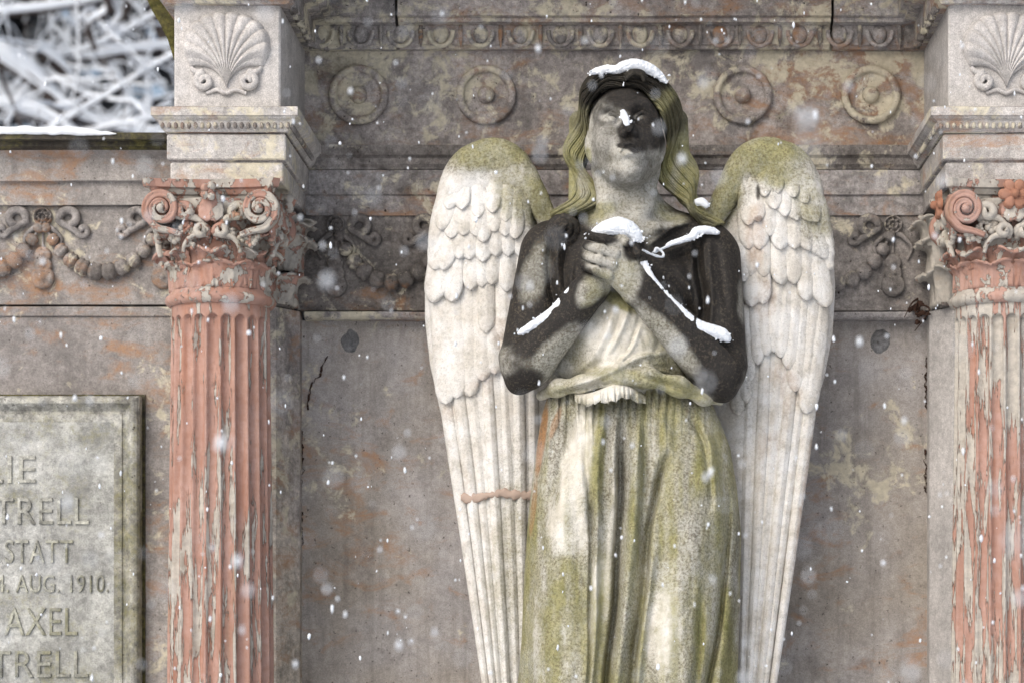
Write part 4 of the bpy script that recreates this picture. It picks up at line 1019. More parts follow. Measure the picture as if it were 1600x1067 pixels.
# ------------------------------------------------------------------ bodice and the roll of cloth over the belt
S = SDF((-135, 330, -90), (180, 560, 150), 1.5)
S.ell(L(976, 522, 4), (108, 96, 84), 8); S.cone(L(976, 510, 34), L(976, 560, 30), 68, 74, 30, sq=.85)
S.chain([L(846, 618, 20), L(872, 606, 62), L(910, 600, 84), L(960, 590, 96), L(1010, 590, 96), L(1060, 604, 84), L(1100, 620, 58), L(1126, 628, 16)], [8, 9, 9, 9, 10, 11, 9, 5], 24)
S.ell(L(972, 576, -6), (124, 48, 74), 10)
V, Q = S.mesh(); V += (fbm(V @ np.array([[.8, .6, 0], [-.25, .35, 0], [0, 0, 0]]).T, .07, 4, 12) - .5)[:, None] * np.array([0, 0, 9.0])
V[:, 2] += fold_disp(V, [([(880, 608), (925, 594), (968, 574), (1004, 558), (1046, 550)], 5, 9), ([(940, 566), (960, 535), (975, 505), (984, 474)], 5, 9), ([(962, 574), (986, 545), (1000, 510)], 4, 8), ([(925, 580), (948, 552), (964, 515), (968, 490)], 5, -6), ([(890, 590), (925, 560), (948, 520), (958, 480)], 6, 7), ([(1004, 566), (1040, 582), (1090, 610)], 6, 8), ([(1000, 586), (1050, 602), (1096, 622)], 4, -7), ([(864, 616), (915, 606), (968, 596)], 4, -7), ([(1040, 520), (1052, 560), (1072, 592)], 6, 7), ([(975, 560), (990, 530), (1000, 490)], 4, -6), ([(900, 606), (930, 598), (955, 586)], 3, -6), ([(985, 575), (1015, 572), (1045, 576)], 4, -6), ([(1020, 560), (1030, 530), (1030, 500)], 5, -5)], wmin=10)
st = paint(V, red=(.05, [(1000, 600, 40, 10, 20, .25)]), green=(.35, [(960, 530, 50, 50, 0, .08), (935, 590, 45, 14, -15, .25), (985, 592, 60, 14, 10, .62), (1060, 606, 60, 18, 15, .75), (968, 472, 30, 10, 30, .85), (1045, 560, 20, 40, -30, .5), (870, 612, 26, 10, 0, .5)]),
           blue=(.35, [(960, 530, 50, 50, 0, .12), (1020, 580, 40, 26, 0, .75), (880, 606, 30, 12, 0, .6), (905, 560, 30, 20, -40, .45)]))
put('bodice', toworld(V), [Q], M_ROBE, AN, attr=st)

# ------------------------------------------------------------------ belt ruffle of small tucked folds
sx = np.linspace(0, 1, 170)[:, None]; ty = np.linspace(0, 1, 16)[None, :]
xb_ = 898 + 112 * sx; env = np.sin(sx * math.pi) ** .5; q3 = np.stack([sx[:, 0] * 9, sx[:, 0] * 0, sx[:, 0] * 0], 1)
yt_ = 616 - 12 * np.sin(sx * math.pi) + 5 * np.sin(sx * 7) ; yb_ = yt_ + 10 + 22 * env * (.35 + .9 * (fbm(q3, 1.3, 3, 3)[:, None] - .2)); bul = 90 + 26 * np.sin(sx * math.pi)
pl = np.sin(sx * 60 + 5 * np.sin(sx * 9)) * 4.5 * (.4 + fbm(q3 + 5, 1.0, 2, 6)[:, None]) + np.sin(sx * 130 + 1) * 1.2
yy_ = yt_ + (yb_ - yt_) * ty; w_ = bul + pl * ty ** .7 + 9 * np.sin(ty * math.pi * .75) * env - 12 * (1 - ty) ** 2; xx_ = xb_ + 2.5 * np.sin(sx * 60) * ty
fr = np.stack([xx_, yy_, w_], -1); bk = fr.copy(); bk[..., 2] -= 7 + 0 * ty
V = np.concatenate([fr.reshape(-1, 3), bk.reshape(-1, 3)]); sc_ = 1 - V[:, 2] / (SU * (SY - CAMY)); V = np.stack([(V[:, 0] - PX0) * sc_, (PY0 - V[:, 1]) * sc_, V[:, 2]], 1)
n = 170 * 16; g = gridfaces(170, 16); idx = np.arange(n).reshape(170, 16); loop = np.concatenate([idx[0, :], idx[1:, -1], idx[-1, -2::-1], idx[-2:0:-1, 0]]); l2 = np.roll(loop, -1)
Qs = [g, g[:, ::-1] + n, np.stack([loop, l2, l2 + n, loop + n], 1)]
o = put('belt_ruffle', toworld(V), Qs, M_ROBE, AN, attr=paint(V, green=(.3, [(945, 610, 40, 16, 0, .05), (1020, 620, 30, 16, 0, .4)]), blue=(.3, [(945, 610, 40, 16, 0, .05), (1010, 622, 30, 14, 0, .7), (880, 622, 20, 14, 0, .6)]), red=(.05, [])))

# ------------------------------------------------------------------ skirt with traced folds
def curve(pts, y):
    p = np.array(sorted(pts, key=lambda q: q[1]), float); return np.interp(y, p[:, 1], p[:, 0])
NV, NU = 520, 300
py = np.concatenate([np.linspace(604, 1080, 430), np.linspace(1084, 1500, 90)])[:, None]; s = np.linspace(-1, 1, NU)[None, :]
xl_ = curve([(862, 604), (852, 630), (846, 650), (838, 700), (826, 800), (819, 900), (815, 1000), (808, 1080), (790, 1250), (770, 1500)], py)
xr_ = curve([(1098, 604), (1112, 630), (1126, 660), (1141, 700), (1151, 760), (1158, 830), (1156, 950), (1152, 1080), (1165, 1250), (1190, 1500)], py)
fx = np.sin(s * math.pi / 2); px = (xl_ + xr_) / 2 + (xr_ - xl_) / 2 * fx
D = curve([(62, 604), (80, 640), (90, 720), (100, 850), (104, 1000), (120, 1300), (130, 1500)], py)
wq = D * np.power(np.clip(1 - fx ** 2, 0, 1), .42)
edge = np.clip((1 - np.abs(fx)) * 6, 0, 1)
def ridge(pts, wd, amp, y0=None, y1=None, fade=40, sharp=2.0, side=0):
    c = curve(pts, py) + 2.5 * np.sin(py * .013 + pts[0][0]) + 1.2 * np.sin(py * .037 + pts[0][0] * 2); d = (px - c); wd_ = wd
    if side: wd_ = np.where(d * side > 0, wd * .45, wd)
    g = np.exp(-np.abs(d / wd_) ** sharp); ya = min(p[1] for p in pts) if y0 is None else y0
    return amp * g * sstep(ya, ya + fade, py) * (1 if y1 is None else 1 - sstep(y1 - fade, y1, py))
fo = 0
fo = fo + ridge([(885, 680), (874, 860), (866, 1080), (850, 1500)], 42, 24, fade=120)                                  # her right leg
fo = fo + ridge([(1085, 660), (1090, 800), (1072, 950), (1058, 1080), (1060, 1500)], 58, 30, fade=120)                 # her left leg
fo = fo + ridge([(944, 625), (936, 760), (930, 900), (922, 1080), (915, 1500)], 13, 17, fade=60, side=1)
fo = fo + ridge([(976, 640), (968, 780), (958, 930), (946, 1080), (935, 1500)], 9.5, -34, fade=110, side=-1)
fo = fo + ridge([(997, 640), (990, 780), (980, 930), (964, 1080), (955, 1500)], 12, 20, fade=60)
fo = fo + ridge([(1014, 640), (1006, 760), (1000, 850)], 6, -12, y1=900, fade=60)
fo = fo + ridge([(1052, 690), (1030, 750), (1013, 830), (1004, 930), (990, 1080), (985, 1500)], 8, -26, fade=70, side=1)
fo = fo + ridge([(1022, 800), (1016, 900), (1004, 1000), (994, 1080)], 8, 14, y0=820, fade=80)
fo = fo + ridge([(918, 660), (925, 800), (922, 930), (915, 1080)], 6, -14, y0=720, fade=60, side=-1)
fo = fo + ridge([(908, 630), (905, 720), (912, 800)], 7, 9, y1=840, fade=40) + ridge([(892, 630), (884, 700), (862, 780), (838, 860)], 9, -13, y1=900, fade=50)
fo = fo + ridge([(868, 630), (852, 720), (834, 830)], 7, 9, y1=900, fade=30) + ridge([(852, 640), (838, 760), (826, 860)], 5, -12, fade=40)
fo = fo + ridge([(1126, 660), (1143, 780), (1134, 900), (1118, 1000), (1106, 1080), (1100, 1500)], 7, -20, y0=720, fade=90, side=1)
fo = fo + ridge([(1140, 720), (1152, 850), (1138, 1000), (1124, 1080), (1120, 1500)], 9, 16, y0=760, fade=80)
fo = fo + ridge([(1100, 900), (1092, 1000), (1080, 1080), (1075, 1500)], 6, -10, y0=900, fade=80)
fo = fo + ridge([(1088, 640), (1112, 700), (1122, 780)], 8, 7, y1=830, fade=40) + ridge([(1072, 640), (1098, 690), (1110, 760)], 5, -8, y1=800, fade=30)
fo = fo + ridge([(1030, 630), (1040, 680)], 8, 8, y1=720, fade=20) + ridge([(960, 625), (957, 720)], 5, 8, y1=800, fade=20) + ridge([(927, 625), (920, 740)], 5, 7, y1=800, fade=20)
ple = np.sin(px / 11.5 * 6.28 + 2.2 * np.sin(px / 37) + (py - 620) * .01) * 4.0 + np.sin(px / 6.3 * 6.28 + px / 20) * 1.6
fo = fo + ple * np.exp(-np.clip(py - 625, 0, None) / 38.) * np.where(px < 1050, 1, .45)
ww = wq + 1.1 * fo * edge
flat = np.stack([px.ravel(), (py + 0 * px).ravel(), ww.ravel()], 1)
ww = ww + ((fbm(flat * np.array([1, .35, 0]), .05, 4, 21) - .5) * 9.0).reshape(ww.shape) * edge
sc_ = 1 - ww / (SU * (SY - CAMY)); Pf = np.stack([(px - PX0) * sc_, (PY0 - py) * sc_, ww], -1)
nb = 40; tb = np.linspace(1, -1, nb + 2)[1:-1][None, :]; fb = np.sin(tb * math.pi / 2); pxb = (xl_ + xr_) / 2 + (xr_ - xl_) / 2 * fb; wb = -D * .75 * np.sqrt(1 - fb ** 2)
scb = 1 - wb / (SU * (SY - CAMY)); Pb = np.stack([(pxb - PX0) * scb, (PY0 - py) * scb, wb], -1)
V = np.concatenate([Pf, Pb], 1).reshape(-1, 3); n_ = NU + nb
capV = [V.reshape(len(py), n_, 3)[0].mean(0), V.reshape(len(py), n_, 3)[-1].mean(0)]; V = np.concatenate([V, capV]); j = np.arange(n_); c0 = len(V) - 2
Fs = [gridfaces(len(py), n_, False, True), np.stack([np.full(n_, c0), (j + 1) % n_, j], 1), np.stack([np.full(n_, c0 + 1), (len(py) - 1) * n_ + j, (len(py) - 1) * n_ + (j + 1) % n_], 1)]
st = paint(V, red=(.06, [(845, 690, 5, 50, 8, .35), (1095, 860, 26, 60, 0, .22), (985, 700, 24, 70, 0, .20), (1148, 900, 7, 150, 4, .4)]),
  green=(.49, [(905, 720, 26, 90, 8, .05), (890, 820, 32, 55, 0, .08), (960, 720, 26, 80, 0, .2), (865, 700, 16, 60, 10, .2), (870, 950, 36, 70, 0, .50), (873, 930, 14, 24, 0, .85), (930, 760, 10, 90, 5, .6), (955, 850, 8, 130, 5, .35), (1000, 760, 20, 120, 6, .48), (1080, 790, 40, 80, 0, .30), (1115, 720, 30, 60, 20, .82), (1135, 800, 16, 110, 0, .72), (1060, 900, 32, 40, 0, .30), (1030, 985, 26, 60, 6, .15), (1075, 990, 26, 80, 0, .62), (1130, 1000, 18, 100, 5, .72), (845, 780, 8, 90, 6, .7), (1070, 660, 50, 26, 10, .6), (940, 690, 6, 60, 0, .75)]),
  blue=(.72, [(905, 720, 26, 90, 8, .05), (890, 820, 32, 55, 0, .08), (1085, 790, 44, 90, 0, .95), (870, 950, 36, 80, 0, .80), (985, 740, 30, 120, 5, .85), (1035, 985, 26, 70, 6, .2), (930, 950, 12, 120, 4, .3), (955, 850, 8, 130, 5, .3)]), rust=(0, [(846, 690, 6, 60, 8, .95), (868, 660, 6, 30, 20, .55), (834, 790, 5, 50, 6, .55)]))
sk = fbm(V * np.array([1, .10, 0]), .07, 3, 14) - .5; st[:, 1] += sk * 1.1 + .06; st[:, 2] += (fbm(V * np.array([1, .14, 0]), .05, 3, 17) - .5) * .9
o = put('skirt', toworld(V), Fs, M_ROBE, AN, attr=st); fixn(o.data)

# ------------------------------------------------------------------ wings
def wing_surface(cx, px, py): return -66 + 26 * np.clip(1 - ((px - cx) / 95.) ** 2, -1, 1)
def feather_geo(root, tip, w0, w1, lift0, lift1, surf, seed):
    """one carved feather from root to tip (photo positions), widths at both ends, height above the wing surface"""
    rs = np.random.default_rng(seed); nu, nv = 22, 11
    a, b = np.array(root, float), np.array(tip, float); d = b - a; ln = np.linalg.norm(d); d /= ln; nrm = np.array([d[1], -d[0]])
    u = np.concatenate([np.linspace(0, .8, 12), 1 - .2 * (1 - np.linspace(0, 1, 11)[1:]) ** 1.8])[:, None]; v = np.linspace(-1, 1, nv)[None, :]
    wd = (w0 + (w1 - w0) * u) / 2; tl = min(.45, 1.0 * w1 / ln); q = np.clip((u - (1 - tl)) / tl, 0, 1); wd = wd * np.sqrt(np.clip(1 - q ** 2.4, .0005, 1)) * (.8 + .2 * np.clip(u * 5, 0, 1))
    bend = rs.uniform(-3, 3) * np.sin(u * math.pi)
    X = a[0] + d[0] * u * ln + nrm[0] * (v * wd + bend); Y = a[1] + d[1] * u * ln + nrm[1] * (v * wd + bend)
    dome = (4.5 + w1 * .08 + (3.5 if ln > 400 else 0)) * np.sqrt(np.clip(1 - v ** 2 * .92, 0, 1)); shaft = 1.2 * np.exp(-(v / .13) ** 2) * np.clip((1 - u) * 4, 0, 1)
    barb = .35 * np.sin((u * ln * .55 + np.abs(v) * wd * .6)) * (np.abs(v) > .2)
    Wf = surf(X, Y) + lift0 + (lift1 - lift0) * u + dome + shaft + barb + v * rs.uniform(-1.2, 1.2) - 3.0 * q ** 3
    sc = 1 - Wf / (SU * (SY - CAMY)); P = np.stack([(X - PX0) * sc, (PY0 - Y) * sc, Wf], -1)
    Bk = P.copy(); Bk[..., 2] -= 11 + dome; n = nu * nv; g = gridfaces(nu, nv); idx = np.arange(n).reshape(nu, nv)
    loop = np.concatenate([idx[0, :], idx[1:, -1], idx[-1, -2::-1], idx[-2:0:-1, 0]]); l2 = np.roll(loop, -1)
    return np.concatenate([P.reshape(-1, 3), Bk.reshape(-1, 3)]), [g, g[:, ::-1] + n, np.stack([loop, l2, l2 + n, loop + n], 1)]
def wing(side, outl, outr, arch, rows, cx, blobs):
    yy = np.concatenate([np.linspace(228, 420, 50), np.linspace(425, 1290, 120)])[:, None]; th = np.linspace(0, 2 * math.pi, 48, endpoint=False)[None, :]
    a_, b_ = curve(outl, yy), curve(outr, yy); X = (a_ + b_) / 2 + (b_ - a_) / 2 * np.cos(th) * 1.0
    X = (a_ + b_) / 2 + (b_ - a_) / 2 * np.sign(np.cos(th)) * np.abs(np.cos(th)) ** .6
    Wd = wing_surface(cx, X, yy) - 14 + 13 * np.sin(th) ; sc = 1 - Wd / (SU * (SY - CAMY)); P = np.stack([(X - PX0) * sc, (PY0 - yy) * sc, Wd], -1); V = P.reshape(-1, 3)
    st = lambda V_: paint(V_, green=(.04, blobs['g']), blue=(.24, blobs['b']), red=(.02, blobs['r']), rag=.5, rust=(.0, blobs.get('o', ())))
    n_ = 48; j = np.arange(n_); V = np.concatenate([V, [P[0].mean(0)], [P[-1].mean(0)]]); c0 = len(V) - 2
    o = put('wing', toworld(V), [gridfaces(len(yy), 48, False, True), np.stack([np.full(n_, c0), (j + 1) % n_, j], 1), np.stack([np.full(n_, c0 + 1), (len(yy) - 1) * n_ + j, (len(yy) - 1) * n_ + (j + 1) % n_], 1)], M_WING, AN, attr=st(V)); fixn(o.data)
    A = spline([q[:2] for q in arch], 26); rr = np.interp(np.linspace(0, 1, 26), np.linspace(0, 1, len(arch)), [q[2] for q in arch])
    lo = np.array([A[:, 0].min() - 1010, 980 - A[:, 1].max() - 50, -125.]); hi = np.array([A[:, 0].max() - 910, 980 - A[:, 1].min() + 60, 10.]); S = SDF(lo, hi, 2.0)
    S.chain([L(q[0], q[1], -52) for q in A], rr, 6, sq=.85)
    pil = arch[len(arch) // 2]
    cxm = np.mean([q[0] for q in arch]); S.cone(L(cxm + side * 6, 290, -60), L(cxm + side * 2, 325, -64), 56, 46, 34, sq=.48)
    V, Q = S.mesh(); V += (fbm(V, .06, 3, 31) - .5)[:, None] * np.array([2, 2, 5.0]); put('wing_arch', toworld(V), [Q], M_WING, o, attr=st(V))
    sd_ = 100 if side < 0 else 500
    for k, (root, tip, w0, w1, l0, l1) in enumerate(rows):
        fit = lambda q, e: (float(np.clip(q[0], curve(outl, q[1]) + e, curve(outr, q[1]) - e)), q[1])
        if k > 6: root, tip = fit(root, w0 * .55), fit(tip, w1 * .35)
        V, f = feather_geo(root, tip, w0, w1, l0, l1, lambda X, Y: wing_surface(cx, X, Y), sd_ + k)
        fo_ = put('feather', toworld(V), f, M_WING, o, attr=st(V)); fixn(fo_.data)
def rowf(tips, root, w, l0, l1, wt=None):
    tips = [(x_ + random.uniform(-3, 3), y_ + random.uniform(-7, 5)) for x_, y_ in sorted(tips)]; out = []
    for i, t in enumerate(tips):
        rx, ry = root; out.append(((t[0] + rx + random.uniform(-2, 2), t[1] + ry), t, w * .9 * random.uniform(.93, 1.06), (wt or w) * random.uniform(.92, 1.06), l0 + random.uniform(-.8, .8), l1 + random.uniform(-1, 1)))
    return out
def prim(x0s, x1s, y0, y1, ym=1067, yr=650):
    out = []
    for i, (a, b) in enumerate(zip(x0s, x1s)):
        sl = (b - a) / (ym - yr); f = lambda y: a + sl * (y - yr); yt = y1 - abs(i - 2) * 16
        out.append(((f(y0), y0), (f(yt), yt), 23.5, 7.5, -9 + (i % 2) * 4, -4 + (i % 2) * 4))
    return out
rowsL = prim([699, 720, 743, 766, 789, 811, 833], [757, 768, 780, 793, 806, 818, 832], 540, 1290)
rowsL += rowf([(686, 632), (713, 628), (736, 618), (755, 598), (775, 580), (798, 588), (822, 600)], (-8, -200), 33, -5, 5)
rowsL += rowf([(763, 517), (790, 528)], (-4, -130), 30, 0, 9)
rowsL += rowf([(669, 474), (684, 472), (707, 470), (733, 460), (753, 447), (771, 442), (795, 456), (816, 470)], (2, -140), 33, 2, 11)
rowsL += rowf([(674, 418), (694, 420), (714, 411), (734, 404), (756, 406), (776, 398), (797, 402), (814, 408)], (4, -95), 33, 8, 17)
rowsL += rowf([(688, 366), (706, 372), (724, 369), (742, 375), (757, 378), (775, 370), (790, 375), (806, 378)], (4, -80), 31, 4, 23)
rowsL += rowf([(700, 330), (722, 334), (745, 338), (768, 340), (788, 345)], (4, -60), 27, -6, 24)
rowsR = prim([1168, 1190, 1211, 1232, 1250, 1263], [1157, 1168, 1178, 1189, 1198, 1207], 520, 1290)
rowsR += rowf([(1270, 641), (1258, 626), (1244, 608), (1231, 580), (1219, 562), (1208, 546)], (14, -180), 31, -5, 5)
rowsR += rowf([(1196, 553), (1186, 576), (1173, 601), (1163, 625), (1156, 645)], (-6, -120), 22, 0, 8)
rowsR += rowf([(1298, 482), (1283, 481), (1262, 468), (1244, 451), (1223, 442), (1193, 472), (1173, 480)], (-2, -120), 33, 3, 12)
rowsR += rowf([(1174, 434), (1196, 430), (1160, 440)], (0, -90), 26, 8, 15)
rowsR += rowf([(1296, 402), (1283, 395), (1262, 398), (1240, 395), (1222, 386), (1206, 372), (1188, 391), (1172, 394)], (-4, -85), 33, 9, 18)
rowsR += rowf([(1286, 352), (1266, 353), (1246, 346), (1226, 336), (1208, 332), (1186, 346), (1170, 352)], (-6, -70), 31, 4, 24)
rowsR += rowf([(1262, 318), (1240, 308), (1218, 300), (1196, 312)], (-6, -50), 27, -6, 24)
wing(-1, [(745, 228), (722, 250), (692, 300), (674, 370), (664, 440), (664, 500), (672, 570), (692, 660), (714, 760), (737, 880), (753, 1000), (758, 1080), (775, 1290)],
     [(785, 228), (802, 250), (826, 300), (846, 340), (862, 400), (866, 600), (858, 760), (842, 1000), (834, 1290)],
     [(862, 356, 14), (834, 304, 20), (804, 258, 24), (772, 243, 24), (735, 262, 25), (707, 308, 22), (688, 355, 16), (676, 410, 8)], rowsL, 765,
     dict(g=[(770, 238, 70, 30, 0, .72), (838, 310, 30, 60, -30, .68), (800, 300, 30, 60, -20, .45), (795, 900, 40, 160, 0, .25)], b=[(770, 240, 85, 38, 0, .75), (835, 310, 40, 60, -30, .75), (815, 880, 40, 220, 0, .45), (730, 700, 20, 90, 0, .25)], o=[(760, 590, 40, 14, -30, .36), (700, 640, 20, 12, 0, .32), (780, 520, 16, 30, 0, .34), (728, 770, 10, 30, 0, .3)], r=[(845, 325, 14, 40, -25, .35), (760, 775, 4, 9, 0, .6)]))
wing(1, [(1172, 228), (1160, 250), (1140, 300), (1122, 340), (1106, 400), (1106, 600), (1122, 760), (1138, 1000), (1145, 1290)],
     [(1205, 228), (1236, 252), (1268, 300), (1290, 350), (1302, 400), (1305, 450), (1301, 520), (1288, 590), (1271, 645), (1263, 690), (1244, 800), (1224, 900), (1212, 1000), (1208, 1080), (1196, 1290)],
     [(1108, 356, 14), (1136, 304, 20), (1164, 256, 24), (1196, 241, 24), (1234, 262, 26), (1262, 308, 23), (1283, 356, 16), (1296, 415, 8)], rowsR, 1205,
     dict(g=[(1195, 236, 80, 32, 0, .72), (1135, 300, 28, 70, 25, .68), (1215, 275, 50, 20, 10, .7), (1270, 320, 30, 70, -25, .42)], b=[(1195, 250, 95, 48, 0, .75), (1138, 300, 36, 70, 25, .75), (1270, 340, 30, 60, -20, .5), (1165, 620, 20, 60, 0, .4)], o=[(1180, 370, 18, 60, 0, .42), (1195, 470, 22, 40, 0, .36), (1230, 600, 26, 40, -30, .36), (1262, 760, 9, 160, 10, .42), (1200, 700, 30, 60, 0, .3)], r=[(1184, 300, 5, 16, 0, .7), (1185, 342, 7, 5, 0, .6)]))
# mended break across the left wing's long feathers
def seam(y, x0, x1, r, mat):
    t = np.linspace(0, 1, 70)[:, None]; v = np.linspace(-1, 1, 7)[None, :]; X = x0 + (x1 - x0) * t + 0 * v; q = np.concatenate([t * 12, t * 0, t * 0], 1)
    hh = r * (.45 + 1.3 * fbm(q, 1.5, 3, 8)[:, None]); Y = y - 8 * t + 3 * np.sin(t * 9) + 5 * (fbm(q + 9, 1.0, 3, 5)[:, None] - .5) + v * hh
    Wd = wing_surface(765, X, Y) + 4.5 + 2.5 * (1 - v ** 2) + 2.5 * (fbm(np.stack([X.ravel(), Y.ravel(), 0 * X.ravel()], 1), .12, 3, 6).reshape(X.shape) - .5); sc = 1 - Wd / (SU * (SY - CAMY))
    P = np.stack([(X - PX0) * sc, (PY0 - Y) * sc, Wd], -1).reshape(-1, 3); Bk = P.copy(); Bk[:, 2] -= 9; n = len(P); g = gridfaces(70, 7); idx = np.arange(n).reshape(70, 7)
    loop = np.concatenate([idx[0, :], idx[1:, -1], idx[-1, -2::-1], idx[-2:0:-1, 0]]); l2 = np.roll(loop, -1)
    o = put('mended_seam', toworld(np.concatenate([P, Bk])), [g, g[:, ::-1] + n, np.stack([loop, l2, l2 + n, loop + n], 1)], mat, [q_ for q_ in AN.children if q_.name.startswith('wing')][0]); fixn(o.data)
def mortar_pink():
    m = MT('pink_mortar'); n = m.noise(40, 5, .6); return m.done(m.mix(n, (.48, .36, .29), (.36, .28, .23)), m.bump(n, .004), .9)
seam(777, 720, 836, 6, mortar_pink())

# ------------------------------------------------------------------ pedestal under the statue
PD = thing('pedestal', (XX(975, SY), SY, 0), 'grey stone pedestal under the angel', 'pedestal')
zt = toworld([L(975, 1500, 0)])[0][2]; xc = XX(978, SY)
for nm, e, z0, z1 in (('cap', .42, zt - .09, zt), ('die', .36, .16, zt - .088), ('foot', .44, -.06, .162)):
    V, f = box(xc - e, xc + e, SY - e * .62, -.06, z0, z1, .015); put(nm, V, f, M_WALL, PD, smooth=False)
# ================================================================== SNOW THAT LIES ON THINGS
def snow_blob(name, pts, label, h=1.25, rag=2.6, sq=1.0, cut=None):
    """pts (px, py, w, r): a lumpy ridge of snow on the statue"""
    C = [L(*p[:3]) for p in pts]; rr = [p[3] * .85 for p in pts]; C = spline(C, 5 * len(pts)); rr = np.interp(np.linspace(0, 1, len(C)), np.linspace(0, 1, len(pts)), rr)
    S = SDF(C.min(0) - max(rr) - 8, C.max(0) + max(rr) + 8, h); S.chain(C, rr, 5, sq=sq)
    rs = np.random.default_rng(len(label))
    for i in range(int(len(C) * 5)):
        k = rs.integers(len(C)); d = rs.normal(size=3); d /= np.linalg.norm(d); d[1] = abs(d[1]) * .7; S.ell(C[k] + d * rr[k] * rs.uniform(.75, 1.1), (rr[k] * rs.uniform(.15, .42),) * 3, 1)
    for i in range(int(len(C) * 5)):
        k = rs.integers(len(C)); S.ell(C[k] + np.array([rs.normal() * rr[k] * 1.3, rs.normal() * rr[k] * .5 - rr[k] * .6, rs.uniform(-.2, .9) * rr[k]]), (rs.uniform(.8, 2.0),) * 3, .5)
    V, Q = S.mesh(); V += (np.stack([fbm(V, .42, 3, q) for q in (1, 2, 3)], 1) - .5) * rag * 1.3
    tag(put(name, toworld(V), [Q], M_SNOW), label, 'snow', 'snow lying on the angel')
snow_blob('snow_patch', [(924, 114, 56, 3), (945, 109, 58, 5), (962, 110, 60, 5), (975, 105, 62, 7), (990, 102, 62, 8), (1008, 106, 58, 8), (1024, 114, 54, 6), (1040, 128, 50, 3)], 'cap of snow on the crown of the angel\'s head')
snow_blob('snow_patch', [(926, 368, 128, 5), (938, 361, 134, 8), (952, 356, 138, 11), (966, 354, 138, 13), (980, 358, 136, 12), (992, 366, 134, 9), (997, 374, 134, 5)], 'rounded heap of snow on the angel\'s clasped hands')
snow_blob('snow_patch', [(811, 521, 92, 3), (830, 510, 98, 5.5), (852, 496, 104, 6), (870, 482, 106, 7), (884, 464, 110, 6), (900, 446, 114, 4.5), (915, 430, 118, 2.5)], 'diagonal line of snow along the bent forearm nearer the inscribed tablet', rag=2)
snow_blob('snow_patch', [(1004, 402, 126, 3), (1012, 424, 128, 4), (1026, 446, 124, 4.5), (1046, 468, 118, 5), (1068, 490, 111, 6), (1090, 508, 104, 7.5), (1112, 517, 96, 9), (1128, 522, 92, 8), (1138, 530, 92, 4)], 'long curved line of snow along the bent forearm further from the tablet', rag=2)
snow_blob('snow_patch', [(973, 174, 112, 1.6), (975, 181, 116, 2.8), (978, 188, 122, 3.2), (980, 195, 126, 2.2)], 'small streak of snow on the bridge of the angel\'s nose', h=1.2, rag=1.2)
snow_blob('snow_patch', [(1042, 383, 70, 2), (1062, 377, 66, 3.5), (1082, 370, 62, 4), (1088, 362, 58, 5), (1105, 360, 54, 5), (1122, 364, 48, 2.5)], 'thin snow along the draped shoulder on the flower column side', rag=2)
snow_blob('snow_patch', [(1084, 318, 22, 3), (1096, 316, 24, 4.5), (1104, 322, 24, 3)], 'fleck of snow on the hair lock over the shoulder', rag=1.4)
# frosted thread hanging between hands and shoulder
k = MB()
for pts in ([(1004, 391, 132), (1018, 398, 120), (1034, 402, 108), (1036, 396, 104), (1026, 388, 108), (1022, 396, 112)], [(1020, 396, 112), (1042, 386, 84), (1062, 378, 70)]):
    P = toworld(np.array([L(*q) for q in spline(pts, 18)])); V, f = tube(P, (1.6 + 1.0 * RNG.random(18)) / SU, 6); k.add(V, f)
tag(k.put('frosted_twig', M_SNOW), 'thin frosted thread hanging between the clasped hands and the shoulder', 'twig')
# snow on the side wall's coping
n, m = 160, 14; X = np.linspace(-2.55, XX(192, 0), n)[:, None]; t = np.linspace(0, math.pi, m)[None, :]
hh = .032 * np.clip((X[-1] - X) / .10, .02, 1) ** .6; P = np.stack([X + 0 * t, .075 - .155 * np.cos(t) + 0 * X, ZZ(217, 0) - .006 + hh * np.sin(t) ** .45 + 0 * X], -1).reshape(-1, 3)
N_ = (fbm(P, 40, 3, 2) - .5); P[:, 2] += N_ * .010; P[:, 1] += (fbm(P, 55, 2, 6) - .5) * .012
j = np.arange(m)
tag(put('coping_snow', P, [gridfaces(n, m, False, True), np.array([j[::-1]]), np.array([j + (n - 1) * m])], M_SNOW), 'strip of snow lying on the mossy coping of the side wall', 'snow')
# dry vine caught under the right-hand frieze corner
VN = MB(); rs = np.random.default_rng(4)
def dry():
    m = MT('dry_vine'); n = m.noise(50, 3); return m.done(m.mix(n, (.025, .014, .010), (.06, .03, .02)), None, .9)
M_VINE = dry()
for i in range(5):
    a = W(1442 - rs.uniform(0, 12), 474 + rs.uniform(-10, 14), -.02); b = W(1405 + rs.uniform(-20, 36), 492 + rs.uniform(-16, 26), -.035); c = (a + b) / 2 + rs.normal(size=3) * .012
    V, f = tube(spline([a, c, b], 9), np.linspace(.003, .001, 9), 5); VN.add(V, f)
    for q in range(2):
        p = a + (b - a) * rs.uniform(.2, 1); V, f = leaf(.013, .014, 1.2, 6, 5, 2, .001); V = V @ np.array(Matrix.Rotation(rs.uniform(0, 6), 3, 'Y')); VN.add(V + p, f)
tag(VN.put('dry_vine', M_VINE), 'dry brown vine sprig caught in the wall corner beside the flower column', 'vine')
for nm, pts in (('r', [(1447, 560), (1446, 640)]), ('r', [(1446, 700), (1447, 745), (1446, 770)]), ('l', [(470, 660), (473, 720), (470, 770)]), ('l', [(471, 800), (474, 850)]), ('l', [(512, 556), (500, 585), (488, 600), (480, 640)])):
    P = np.array([W(x_, y_, .026) for x_, y_ in spline(pts, 24)]) + rs.normal(size=(24, 3)) * np.array([.002, .0005, .002])
    V, f = tube(P, (.0007 + .0034 * rs.random(24) ** 2.5), 6, flat=.5); put('corrosion_crust', V, f, M_VINE, RW)
